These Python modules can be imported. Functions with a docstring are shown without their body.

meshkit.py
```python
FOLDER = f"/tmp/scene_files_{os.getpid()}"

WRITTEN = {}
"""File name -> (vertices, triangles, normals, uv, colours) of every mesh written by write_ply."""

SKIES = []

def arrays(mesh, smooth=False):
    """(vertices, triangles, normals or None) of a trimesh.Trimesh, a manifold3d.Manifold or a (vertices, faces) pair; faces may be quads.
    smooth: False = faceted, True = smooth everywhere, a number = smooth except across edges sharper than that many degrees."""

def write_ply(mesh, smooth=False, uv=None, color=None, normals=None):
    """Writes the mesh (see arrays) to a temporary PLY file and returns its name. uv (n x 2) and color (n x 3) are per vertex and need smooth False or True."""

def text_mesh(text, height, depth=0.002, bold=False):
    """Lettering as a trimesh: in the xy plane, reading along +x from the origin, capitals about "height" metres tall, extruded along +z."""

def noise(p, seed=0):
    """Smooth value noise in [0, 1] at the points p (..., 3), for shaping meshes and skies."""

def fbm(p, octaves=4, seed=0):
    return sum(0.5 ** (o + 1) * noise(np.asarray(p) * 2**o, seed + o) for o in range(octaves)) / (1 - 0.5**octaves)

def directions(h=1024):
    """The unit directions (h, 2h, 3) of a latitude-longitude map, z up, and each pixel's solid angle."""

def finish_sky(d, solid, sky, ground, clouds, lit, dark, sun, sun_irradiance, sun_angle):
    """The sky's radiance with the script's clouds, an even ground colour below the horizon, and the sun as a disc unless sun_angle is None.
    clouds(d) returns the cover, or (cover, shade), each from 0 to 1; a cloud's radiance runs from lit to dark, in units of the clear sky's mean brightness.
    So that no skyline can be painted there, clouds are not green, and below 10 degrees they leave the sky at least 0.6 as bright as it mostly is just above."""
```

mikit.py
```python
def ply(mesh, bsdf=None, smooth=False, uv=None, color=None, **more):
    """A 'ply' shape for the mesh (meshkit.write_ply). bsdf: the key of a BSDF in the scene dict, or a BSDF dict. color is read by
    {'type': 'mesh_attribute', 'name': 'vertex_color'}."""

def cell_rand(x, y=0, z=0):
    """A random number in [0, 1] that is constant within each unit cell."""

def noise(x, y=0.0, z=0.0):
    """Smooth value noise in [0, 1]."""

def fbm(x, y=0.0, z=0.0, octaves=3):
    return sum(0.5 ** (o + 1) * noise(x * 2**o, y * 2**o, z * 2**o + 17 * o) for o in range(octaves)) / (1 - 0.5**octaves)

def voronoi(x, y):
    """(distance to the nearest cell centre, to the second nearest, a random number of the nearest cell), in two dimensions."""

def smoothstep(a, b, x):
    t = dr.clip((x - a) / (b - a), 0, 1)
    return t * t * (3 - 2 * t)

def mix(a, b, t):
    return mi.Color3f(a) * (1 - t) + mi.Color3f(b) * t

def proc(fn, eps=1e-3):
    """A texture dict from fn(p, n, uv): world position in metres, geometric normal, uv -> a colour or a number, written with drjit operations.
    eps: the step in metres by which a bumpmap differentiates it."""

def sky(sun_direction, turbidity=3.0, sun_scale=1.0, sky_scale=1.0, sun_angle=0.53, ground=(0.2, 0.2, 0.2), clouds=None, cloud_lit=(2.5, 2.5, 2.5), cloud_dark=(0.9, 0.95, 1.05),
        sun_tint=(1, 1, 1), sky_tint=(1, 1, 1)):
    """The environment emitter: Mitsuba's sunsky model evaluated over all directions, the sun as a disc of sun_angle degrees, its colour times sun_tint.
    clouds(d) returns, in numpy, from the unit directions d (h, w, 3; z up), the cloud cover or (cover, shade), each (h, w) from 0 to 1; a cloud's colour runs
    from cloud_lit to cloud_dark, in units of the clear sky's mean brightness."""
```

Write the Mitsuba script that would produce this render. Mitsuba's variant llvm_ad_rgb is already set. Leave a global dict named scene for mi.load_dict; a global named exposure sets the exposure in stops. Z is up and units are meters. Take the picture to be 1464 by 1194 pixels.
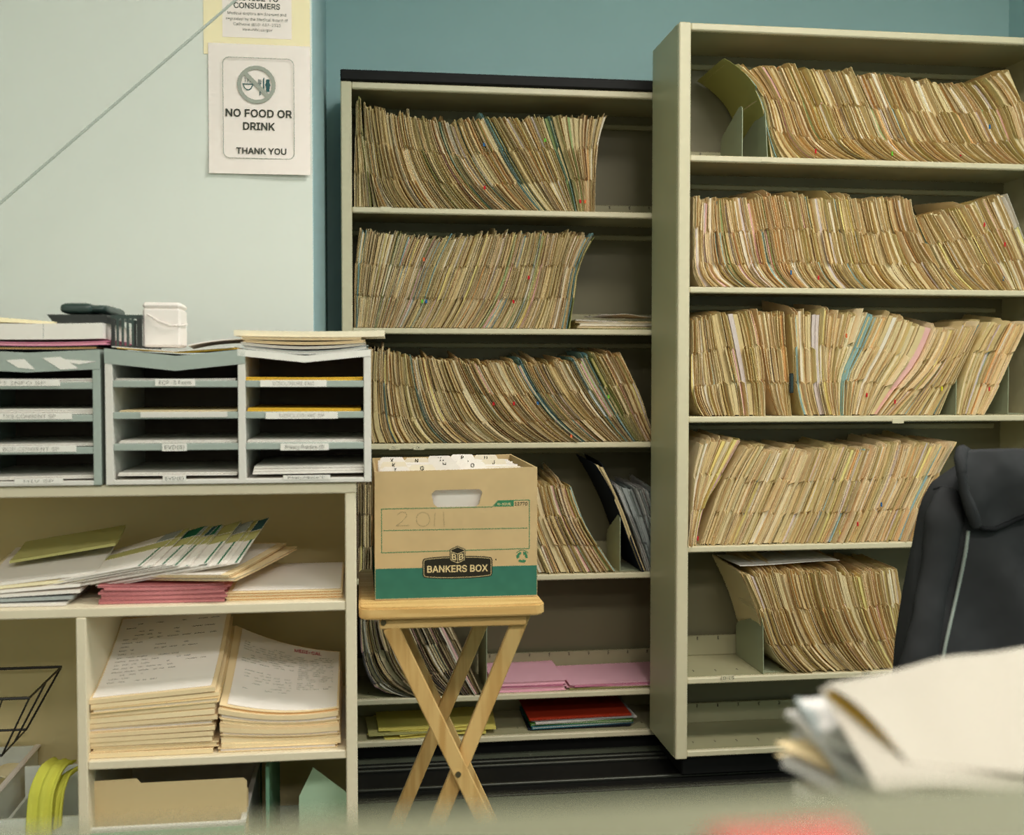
import math, random
import numpy as np
import trimesh
import mitsuba as mi
import drjit as dr
import mikit, meshkit
from scipy.interpolate import PchipInterpolator
from shapely.geometry import Polygon, Point, LineString, box as sbox
from shapely import affinity
from shapely.ops import unary_union

T = mi.ScalarTransform4f
rng = np.random.default_rng(20117)
random.seed(7)
scene, labels = {}, {}

# ------------------------------------------------------------------ camera, light, exposure
FPX, W, HPX = 1600.0, 1464, 1194
YAW, PITCH, EYE = math.radians(7.83), math.radians(-2.04), np.array([0.0, 0.0, 1.08])
FWD = np.array([math.sin(YAW) * math.cos(PITCH), math.cos(YAW) * math.cos(PITCH), math.sin(PITCH)])
RIGHT = np.array([math.cos(YAW), -math.sin(YAW), 0.0])
UP = np.cross(RIGHT, FWD)
scene['camera'] = {'type': 'thinlens', 'fov': math.degrees(2 * math.atan(W / 2 / FPX)), 'fov_axis': 'x',
                   'to_world': T().look_at(origin=EYE.tolist(), target=(EYE + FWD).tolist(), up=[0, 0, 1]),
                   'aperture_radius': 0.0058, 'focus_distance': 2.65, 'near_clip': 0.02, 'far_clip': 50.0}
exposure = 1.22
LAMP = 9.0
CEIL = 2.85
LAMPS = [(1.2, 1.35, 11.0), (-0.5, -1.2, 8.0), (1.15, -1.1, 15.0), (0.5, -3.0, 14.0)]      # ceiling troffers: centre x, y, radiance


def at(u, v, y=None, z=None, x=None):
    """The point of the room behind pixel (u, v) of the 1464 x 1194 frame, on the plane of the given y, z or x."""
    d = FWD + RIGHT * ((u - W / 2) / FPX) - UP * ((v - HPX / 2) / FPX)
    k = (y - EYE[1]) / d[1] if y is not None else (z - EYE[2]) / d[2] if z is not None else (x - EYE[0]) / d[0]
    return EYE + d * k


# ------------------------------------------------------------------ materials
def lin(r, g, b):
    c = np.array([r, g, b], float) / 255
    return np.where(c <= 0.04045, c / 12.92, ((c + 0.055) / 1.055) ** 2.4).tolist()


def rgb(c):
    return {'type': 'rgb', 'value': c}


def matte(name, c):
    scene[name] = {'type': 'twosided', 'bsdf': {'type': 'diffuse', 'reflectance': rgb(lin(*c)) if isinstance(c, tuple) else c}}
    return name


def gloss(name, c, rough=0.45, metal=0.0, spec=0.5):
    scene[name] = {'type': 'twosided', 'bsdf': {'type': 'principled', 'base_color': rgb(lin(*c)) if isinstance(c, tuple) else c, 'roughness': rough, 'metallic': metal, 'specular': spec}}
    return name


def tint(c, fx=3.0, amount=0.1, fy=None, fz=None):
    """A base colour with faint uneven wear."""
    c = lin(*c)
    fy, fz = fy or fx, fz or fx
    return mikit.proc(lambda p, n, uv: mi.Color3f(c) * (1 - amount / 2 + amount * mikit.fbm(p.x * fx, p.y * fy, p.z * fz)))


matte('m_wall_mint', tint((216, 220, 213), 2.2, 0.05))
matte('m_wall_teal', tint((168, 200, 202), 2.0, 0.06))
matte('m_wall_return', tint((168, 194, 198), 2.0, 0.06))
matte('m_wall_plain', (205, 205, 190))
matte('m_ceiling', (222, 220, 210))
gloss('m_floor', tint((78, 82, 68), 9.0, 0.25), 0.55)
gloss('m_rail', (66, 68, 60), 0.4, 0.6)
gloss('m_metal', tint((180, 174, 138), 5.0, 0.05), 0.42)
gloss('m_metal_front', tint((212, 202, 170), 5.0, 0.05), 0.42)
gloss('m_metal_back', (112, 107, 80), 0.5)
gloss('m_bookend', (150, 156, 128), 0.42)
gloss('m_black_trim', (22, 22, 21), 0.5, 0.0, 0.15)
gloss('m_slot', (60, 55, 42), 0.7)
gloss('m_cabinet_back', tint((206, 192, 144), 4.0, 0.08), 0.6)
gloss('m_cabinet', tint((216, 205, 178), 6.0, 0.06), 0.5)
matte('m_cardboard_grey', tint((158, 168, 160), 12.0, 0.1))
matte('m_cardboard_edge', (212, 208, 200))
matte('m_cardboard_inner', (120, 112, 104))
matte('m_kraft', tint((190, 165, 122), 30.0, 0.14))
matte('m_kraft_edge', (176, 148, 100))
matte('m_box_green', tint((56, 106, 90), 40.0, 0.3))
matte('m_print_green', (62, 118, 84))
matte('m_print_black', (46, 44, 36))
matte('m_print_cream', (206, 186, 140))
matte('m_pencil', (160, 140, 104))
matte('m_ink', (70, 72, 66))
matte('m_ink_grey', (158, 162, 152))
matte('m_ink_soft', (150, 146, 140))
matte('m_ink_red', (176, 60, 58))
matte('m_white', (238, 232, 224))
matte('m_sheet', (228, 222, 214))
matte('m_sign', (236, 226, 220))
matte('m_notice', (240, 228, 190))
matte('m_label', (228, 224, 216))
matte('m_folder_sage', (112, 152, 128))
matte('m_cream', (178, 171, 158))
matte('m_near_white', (212, 208, 204))
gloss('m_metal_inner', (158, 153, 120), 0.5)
matte('m_pink', (226, 146, 176))
matte('m_pink_pale', (232, 178, 192))
matte('m_rose', (200, 128, 130))
matte('m_gold', (222, 178, 66))
matte('m_yellow', (226, 212, 112))
matte('m_yellow_glove', tint((222, 222, 96), 25.0, 0.15))
matte('m_olive_paper', (176, 172, 112))
matte('m_pale_green', (168, 196, 168))
matte('m_green_dark', (50, 112, 84))
matte('m_teal_dark', (62, 94, 96))
matte('m_stick_bluegreen', (120, 182, 150))
matte('m_red_folder', (172, 56, 34))
matte('m_green_folder', (92, 140, 62))
matte('m_blue_folder', (70, 128, 138))
matte('m_navy', (46, 50, 60))
matte('m_grey_paper', (160, 166, 164))
gloss('m_plastic_white', (226, 218, 212), 0.4)
gloss('m_plastic_grey', (206, 210, 200), 0.4)
gloss('m_plastic_black', (30, 34, 33), 0.35)
gloss('m_plastic_teal', (44, 60, 56), 0.35)
gloss('m_wire', (34, 32, 28), 0.4)
gloss('m_cord', (172, 180, 172), 0.6)
gloss('m_screw', (150, 140, 110), 0.3, 0.9)
matte('m_jacket', tint((54, 55, 56), 40.0, 0.3))
matte('m_jacket_trim', (30, 31, 32))
gloss('m_zip', (150, 158, 150), 0.4, 0.3)
gloss('m_ledge', tint((108, 108, 86), 4.0, 0.08), 0.5)
gloss('m_desk', (104, 98, 80), 0.5)
gloss('m_red_plastic', (170, 50, 40), 0.4)


def wood(c1, c2, along):
    c1, c2 = lin(*c1), lin(*c2)

    def fn(p, n, uv):
        q = (p.x, p.y, p.z)
        a, b, c = (q[1], q[2], q[0]) if along == 'x' else (q[0], q[1], q[2]) if along == 'z' else (q[0], q[2], q[1])
        g = mikit.fbm(a * 90.0, b * 90.0, c * 5.0)
        return mikit.mix(c1, c2, mikit.smoothstep(0.3, 0.75, g))
    return mikit.proc(fn)


gloss('m_wood_top', wood((210, 176, 116), (192, 152, 90), 'x'), 0.4)
gloss('m_wood_leg', wood((204, 170, 110), (182, 142, 82), 'z'), 0.4)

MANILA = [(232, 208, 158), (224, 200, 148), (236, 214, 170), (220, 196, 144), (228, 206, 164), (216, 194, 148), (238, 218, 176), (222, 204, 148), (232, 202, 156), (212, 192, 138)]
for i, c in enumerate(MANILA):
    matte(f'm_manila_{i}', c)
PAPERS = [(224, 208, 170), (214, 194, 146), (228, 218, 196), (208, 186, 136), (218, 200, 156), (210, 196, 190), (226, 214, 140), (222, 178, 172), (150, 178, 176), (160, 176, 120), (224, 178, 120), (228, 222, 216)]
for i, c in enumerate(PAPERS):
    matte(f'm_paper_{i}', c)
PAPER_P = np.array([.2, .2, .1, .16, .14, .04, .04, .03, .025, .025, .03, .01])
PAPER_P = PAPER_P / PAPER_P.sum()
scene['m_vertex'] = {'type': 'twosided', 'bsdf': {'type': 'diffuse', 'reflectance': {'type': 'mesh_attribute', 'name': 'vertex_color'}}}


# ------------------------------------------------------------------ naming
def numbered(key):
    if key not in scene and key not in labels:
        return key
    k = 1
    while f'{key}_{k:03d}' in scene or f'{key}_{k:03d}' in labels:
        k += 1
    return f'{key}_{k:03d}'


_used = {}


def fresh(key):
    k = _used.get(key, 0)
    _used[key] = k + 1
    return key if k == 0 else f'{key}_{k:03d}'


def thing(name, label, cat, group=None):
    key = fresh(name)
    labels[key] = {'label': label, 'category': cat}
    if group:
        labels[key]['group'] = group
    return key


def part(parent, name, mesh, mat, label=None, smooth=False, kind=None):
    key = fresh(parent + '__' + name)
    scene[key] = mikit.ply(mesh, mat, smooth=smooth)
    if label:
        labels.setdefault(key, {})['label'] = label
    if kind:
        labels.setdefault(key, {})['kind'] = kind
    return key


def single(name, mesh, mat, label, cat, group=None, smooth=False):
    key = thing(name, label, cat, group)
    scene[key] = mikit.ply(mesh, mat, smooth=smooth)
    return key


def struct(name, mesh, mat, smooth=False):
    scene[name] = mikit.ply(mesh, mat, smooth=smooth)
    labels[name] = {'kind': 'structure'}
    return name


# ------------------------------------------------------------------ shapes
def cat(*ms):
    ms = [m for x in ms for m in (x if isinstance(x, (list, tuple)) else [x])]
    return ms[0] if len(ms) == 1 else trimesh.util.concatenate(ms)


def bx(x0, x1, y0, y1, z0, z1, r=0.0):
    """A box, its edges chamfered by r."""
    if r <= 0:
        m = trimesh.creation.box((x1 - x0, y1 - y0, z1 - z0))
        m.apply_translation(((x0 + x1) / 2, (y0 + y1) / 2, (z0 + z1) / 2))
        return m
    p = []
    for sx in (0, 1):
        for sy in (0, 1):
            for sz in (0, 1):
                c = np.array([x1 if sx else x0, y1 if sy else y0, z1 if sz else z0])
                s = np.array([1 - 2 * sx, 1 - 2 * sy, 1 - 2 * sz]) * r
                p += [c + s * k for k in ([0, 1, 1], [1, 0, 1], [1, 1, 0])]
    return trimesh.convex.convex_hull(np.array(p))


def grid_solid(top, bottom):
    """The closed solid between two (m, n, 3) grids of points."""
    m, n, _ = top.shape
    v = np.vstack([top.reshape(-1, 3), bottom.reshape(-1, 3)])
    i, j = np.meshgrid(np.arange(m - 1), np.arange(n - 1), indexing='ij')
    a, b, c, d = (i * n + j).ravel(), (i * n + j + 1).ravel(), ((i + 1) * n + j + 1).ravel(), ((i + 1) * n + j).ravel()
    o = m * n
    f = [np.stack([a, b, c], 1), np.stack([a, c, d], 1), np.stack([a + o, c + o, b + o], 1), np.stack([a + o, d + o, c + o], 1)]
    ring = np.concatenate([np.arange(n), np.arange(1, m) * n + n - 1, (m - 1) * n + np.arange(n - 2, -1, -1), np.arange(m - 2, 0, -1) * n])
    r2 = np.roll(ring, -1)
    f += [np.stack([ring, ring + o, r2 + o], 1), np.stack([ring, r2 + o, r2], 1)]
    return trimesh.Trimesh(v, np.vstack(f), process=False)


def prism(poly, depth, origin, ex, ey):
    """A shapely polygon extruded: polygon x along ex, y along ey, depth along ex x ey from origin."""
    ex, ey = np.asarray(ex, float), np.asarray(ey, float)
    ex, ey = ex / np.linalg.norm(ex), ey / np.linalg.norm(ey)
    M = np.eye(4)
    M[:3, 0], M[:3, 1], M[:3, 2], M[:3, 3] = ex, ey, np.cross(ex, ey), origin
    ms = [trimesh.creation.extrude_polygon(g, depth, engine='earcut') for g in getattr(poly, 'geoms', [poly]) if g.area > 1e-12]
    m = cat(ms)
    m.apply_transform(M)
    return m


def text(s, height, origin, ex, ey, depth=0.0004, bold=False, centre=True, width=None):
    m = meshkit.text_mesh(s, height, depth, bold)
    b = m.bounds
    if width:
        m.apply_scale([width / (b[1][0] - b[0][0]), 1, 1])
        b = m.bounds
    if centre:
        m.apply_translation([-(b[0][0] + b[1][0]) / 2, 0, 0])
    ex, ey = np.asarray(ex, float), np.asarray(ey, float)
    M = np.eye(4)
    M[:3, 0], M[:3, 1], M[:3, 2], M[:3, 3] = ex / np.linalg.norm(ex), ey / np.linalg.norm(ey), np.cross(ex, ey) / np.linalg.norm(np.cross(ex, ey)), origin
    m.apply_transform(M)
    return m


def tube(points, r, sides=8):
    p = np.asarray(points, float)
    t = np.gradient(p, axis=0)
    t /= np.linalg.norm(t, axis=1, keepdims=True) + 1e-12
    ref = np.array([0, 0, 1.0]) if abs(t[:, 2]).mean() < 0.8 else np.array([1.0, 0, 0])
    a = np.cross(t, ref)
    a /= np.linalg.norm(a, axis=1, keepdims=True) + 1e-12
    b = np.cross(t, a)
    ang = np.arange(sides) * 2 * math.pi / sides
    rr = np.broadcast_to(r, (len(p),))[:, None, None]
    v = p[:, None] + rr * (np.cos(ang)[None, :, None] * a[:, None] + np.sin(ang)[None, :, None] * b[:, None])
    n = len(p)
    f = []
    for i in range(n - 1):
        for j in range(sides):
            k = (j + 1) % sides
            f += [[i * sides + j, (i + 1) * sides + j, (i + 1) * sides + k], [i * sides + j, (i + 1) * sides + k, i * sides + k]]
    v = np.vstack([v.reshape(-1, 3), p[0], p[-1]])
    for j in range(sides):
        k = (j + 1) % sides
        f += [[n * sides, j, k], [n * sides + 1, (n - 1) * sides + k, (n - 1) * sides + j]]
    return trimesh.Trimesh(v, f, process=False)


def cyl(p0, p1, r, sides=20):
    return tube(np.array([p0, p1], float), r, sides)


def bar(p0, p1, w, t, normal, r=0.002):
    """A flat bar from p0 to p1: width w across, thickness t along normal."""
    p0, p1, n = np.asarray(p0, float), np.asarray(p1, float), np.asarray(normal, float)
    d = p1 - p0
    L = np.linalg.norm(d)
    d /= L
    n = n - d * n.dot(d)
    n /= np.linalg.norm(n)
    s = np.cross(d, n)
    m = bx(-w / 2, w / 2, -t / 2, t / 2, 0, L, r)
    M = np.eye(4)
    M[:3, 0], M[:3, 1], M[:3, 2], M[:3, 3] = s, n, d, p0
    if np.linalg.det(M[:3, :3]) < 0:
        M[:3, 0] *= -1
    m.apply_transform(M)
    return m


def rot2(x, y, a):
    return x * math.cos(a) - y * math.sin(a), x * math.sin(a) + y * math.cos(a)


def leaf(cx, cy, w, d, a, zfun, t, nx=9, ny=7, inset=(0, 0, 0, 0)):
    """A lying sheet or slab, w by d, turned by a about the vertical; zfun(x, y) in its own axes gives its underside, t its thickness."""
    xs = np.linspace(-w / 2 + inset[0], w / 2 - inset[1], nx)
    ys = np.linspace(-d / 2 + inset[2], d / 2 - inset[3], ny)
    X, Y = np.meshgrid(xs, ys, indexing='ij')
    Z = zfun(X, Y)
    gx, gy = rot2(X, Y, a)
    lo = np.stack([cx + gx, cy + gy, Z + np.zeros_like(X)], -1)
    hi = lo.copy()
    hi[..., 2] += t(X, Y) if callable(t) else t
    return grid_solid(hi, lo)


# ------------------------------------------------------------------ the room
FL = -0.06
XW, XE, YS, YB = -1.75, 2.22, -4.2, 3.62
struct('floor', bx(XW - .1, XE + .1, YS - .1, YB + .1, FL - .1, FL), 'm_floor')
struct('ceiling', bx(XW - .1, XE + .1, YS - .1, YB + .1, CEIL, CEIL + .1), 'm_ceiling')
struct('wall_left', bx(XW, -.0965, 2.5, YB, FL, CEIL), 'm_wall_mint')
struct('trim_1', bx(-.0965, -.0945, 2.5, YB, FL, CEIL), 'm_wall_return')          # the return of that wall, painted a bluer green
struct('wall_back', bx(-.0945, XE, YB, YB + .1, FL, CEIL), 'm_wall_teal')
struct('wall_right', bx(XE, XE + .1, YS, YB + .1, FL, CEIL), 'm_wall_teal')
struct('wall_far_left', bx(XW - .1, XW, YS, YB, FL, CEIL), 'm_wall_mint')
struct('wall_front', bx(XW, XE, YS - .1, YS, FL, CEIL), 'm_wall_plain')

for i, (lx, ly, rad) in enumerate(LAMPS):
    t = thing('ceiling_light', ['white fluorescent ceiling troffer in front of the right shelving', 'white fluorescent ceiling troffer behind the viewer on the left', 'white fluorescent ceiling troffer behind the viewer on the right', 'white fluorescent ceiling troffer farthest behind the viewer'][i], 'light', 'ceiling lights')
    part(t, 'frame', cat(bx(lx - .62, lx - .58, ly - .32, ly + .32, CEIL - .03, CEIL), bx(lx + .58, lx + .62, ly - .32, ly + .32, CEIL - .03, CEIL),
                         bx(lx - .58, lx + .58, ly - .32, ly - .28, CEIL - .03, CEIL), bx(lx - .58, lx + .58, ly + .28, ly + .32, CEIL - .03, CEIL)), 'm_plastic_white')
    key = fresh(t + '__diffuser')
    v = np.array([[lx - .58, ly - .28, CEIL - .015], [lx + .58, ly - .28, CEIL - .015], [lx + .58, ly + .28, CEIL - .015], [lx - .58, ly + .28, CEIL - .015]])
    scene[key] = mikit.ply((v, np.array([[0, 2, 1], [0, 3, 2]])), 'm_white', emitter={'type': 'area', 'radiance': rgb([rad * 1.0, rad * .94, rad * .88])})

# floor rails of the sliding shelving
t = thing('floor_track', 'dark metal floor track with thin rails below the metal shelving', 'floor track')
part(t, 'base_plate', bx(-.09, 2.18, 2.98, 3.275, FL, FL + .006, .002), 'm_black_trim')
for y in (3.05, 3.2, 3.235):
    part(t, 'rail', bx(-.09, 2.18, y - .006, y + .006, FL + .006, FL + .014, .002), 'm_rail')


# ------------------------------------------------------------------ metal shelving
def shelving(label, x0, x1, xi0, xi1, yf, yb, z0, z1, zs, ztop):
    t = thing('shelving_unit', label, 'shelving')
    part(t, 'side_panel', bx(x0, x0 + .012, yf + .02, yb, z0, z1, .001), 'm_metal')
    part(t, 'side_panel', bx(x1 - .012, x1, yf + .02, yb, z0, z1, .001), 'm_metal')
    part(t, 'front_post', bx(x0, xi0, yf, yf + .02, z0, z1, .003), 'm_metal_front', 'pale front post')
    part(t, 'front_post', bx(xi1, x1, yf, yf + .02, z0, z1, .003), 'm_metal_front', 'pale front post')
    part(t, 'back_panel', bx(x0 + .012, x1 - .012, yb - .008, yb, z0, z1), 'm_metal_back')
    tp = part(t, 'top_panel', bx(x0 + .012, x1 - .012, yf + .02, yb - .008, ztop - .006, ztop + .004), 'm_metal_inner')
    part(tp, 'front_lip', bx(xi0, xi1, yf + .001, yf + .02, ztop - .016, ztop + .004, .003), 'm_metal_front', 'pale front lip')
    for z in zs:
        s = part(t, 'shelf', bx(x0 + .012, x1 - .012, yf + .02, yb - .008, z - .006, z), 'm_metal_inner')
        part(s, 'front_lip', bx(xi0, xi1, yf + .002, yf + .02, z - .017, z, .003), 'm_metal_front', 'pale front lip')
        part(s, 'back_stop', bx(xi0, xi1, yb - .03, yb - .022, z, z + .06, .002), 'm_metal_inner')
        part(s, 'slot_row', cat([bx(x - .0015, x + .0015, yb - .0312, yb - .03, z + .047, z + .058) for x in np.arange(xi0 + .04, xi1 - .02, .065)]
                                + [bx(x - .0012, x + .0012, yf + .07, yf + .085, z, z + .0006) for x in np.arange(xi0 + .04, xi1 - .02, .065)]), 'm_slot', 'dark slots')
    for z in list(zs[:-1]) + [ztop]:
        part(t, 'rear_rail', bx(xi0, xi1, yb - .02, yb - .008, z - .05, z - .034, .003), 'm_metal_inner')
    return t


YR, YRB, YL, YLB = 3.0, 3.28, 3.29, 3.58
ZR = [1.692, 1.331, .972, .610, .240, .034]
ZL = [1.575, 1.225, .886, .489, .131, .005]
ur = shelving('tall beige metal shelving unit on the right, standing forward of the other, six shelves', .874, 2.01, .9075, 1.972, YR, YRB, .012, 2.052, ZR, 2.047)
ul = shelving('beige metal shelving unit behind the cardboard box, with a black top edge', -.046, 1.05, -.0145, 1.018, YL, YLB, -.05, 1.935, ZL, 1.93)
part(ul, 'top_trim', bx(-.046, 1.05, YL - .008, YLB, 1.936, 1.966, .003), 'm_black_trim', 'black top edge')
part(ul, 'kick_plate', bx(-.02, 1.02, YL + .05, YL + .06, FL, -.02), 'm_black_trim', 'dark kick plate')
part(ur, 'carriage', bx(.90, 1.98, YR + .03, YRB - .02, FL + .016, .016, .004), 'm_black_trim', 'dark carriage under the unit')


def sticker(holder, name, u, v, yf, w, h, s=None):
    p = at(u, v, y=yf)
    st = part(holder, name, bx(p[0] - w / 2, p[0] + w / 2, yf - .0006, yf + .001, p[2] - h / 2, p[2] + h / 2), 'm_metal_front', 'small clear label holder')
    if s:
        part(st, 'lettering', text(s, h * .55, (p[0], yf - .0007, p[2] - h * .28), (1, 0, 0), (0, 0, 1)), 'm_ink')


for uu, vv, s in ((1097, 228, None), (1237, 417, None), (1284, 602, None)):
    sticker(ur, 'label_holder', uu, vv, YR + .001, .034, .013, None)
sticker(ur, 'label_holder', 1040, 969.5, YR + .001, .036, .016, 'LO-LG')
sticker(ur, 'label_holder', 1239, 964, YR + .001, .03, .014, 'MA')
for uu, vv, s in ((552, 299, None), (560, 473, None), (564, 640, 'CA-'), (599, 640, 'CK-')):
    sticker(ul, 'label_holder', uu, vv, YL + .001, .032, .013, s)

# ------------------------------------------------------------------ rows of folders
S = np.array([0, .07, .15, .24, .315, .345, .45, .55, .65, .68, .76, .84, .92, 1.0])


def curves(kfs, Y, z0):
    """(t, curve points) of a row: each key curve runs from the shelf up to the folder's top, along the front plane."""
    out = []
    for kf in kfs:
        p = np.array([at(u, v, y=Y)[[0, 2]] for u, v in kf])
        p[0, 1] = z0 + .0008
        s = np.concatenate([[0], np.cumsum(np.linalg.norm(np.diff(p, axis=0), axis=1))])
        s = s / s[-1]
        out.append(np.stack([PchipInterpolator(s, p[:, 0])(S), PchipInterpolator(s, p[:, 1])(S)], 1))
    out = np.array(out)
    gap = np.abs(np.diff(out[:, ::3, 0], axis=0)).mean(1)
    t = np.concatenate([[0], np.cumsum(gap)])
    return t / t[-1], out


class Row:
    def __init__(self, kfs, Y, z0):
        self.t, self.k = curves(kfs, Y, z0)
        self.Y = Y

    def at(self, t, s):
        """x, z of the row's curve t at the heights s (past 1 it goes on straight)."""
        i = int(np.clip(np.searchsorted(self.t, t) - 1, 0, len(self.t) - 2))
        f = (t - self.t[i]) / (self.t[i + 1] - self.t[i])
        c = self.k[i] * (1 - f) + self.k[i + 1] * f
        s = np.asarray(s, float)
        q = np.clip(s, 0, 1)
        x, z = np.interp(q, S, c[:, 0]), np.interp(q, S, c[:, 1])
        d = (c[-1] - c[-2]) / (S[-1] - S[-2])
        return x + d[0] * (s - q), z + d[1] * (s - q)


def flap(row, t, yf, yb, thick, fronts, flare, top, rise, sgn):
    """One bent card: fronts gives how far each height of S stands out, flare how far its front edge bends aside."""
    cols = [(yb, 1, 0.0), (row.Y + .03, .4, 0.0), (row.Y + .004, .1, .35), (None, 0, 1.0)]
    g = np.zeros((len(S), len(cols), 3))
    for j, (y, back, fl) in enumerate(cols):
        x, z = row.at(t, S * (1 + top + rise * back))
        g[:, j, 0], g[:, j, 2] = x + flare * fl, z
        g[:, j, 1] = y if y is not None else yf - fronts
    h = g.copy()
    h[..., 0] += thick * sgn
    return grid_solid(h, g) if sgn > 0 else grid_solid(g, h)


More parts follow.
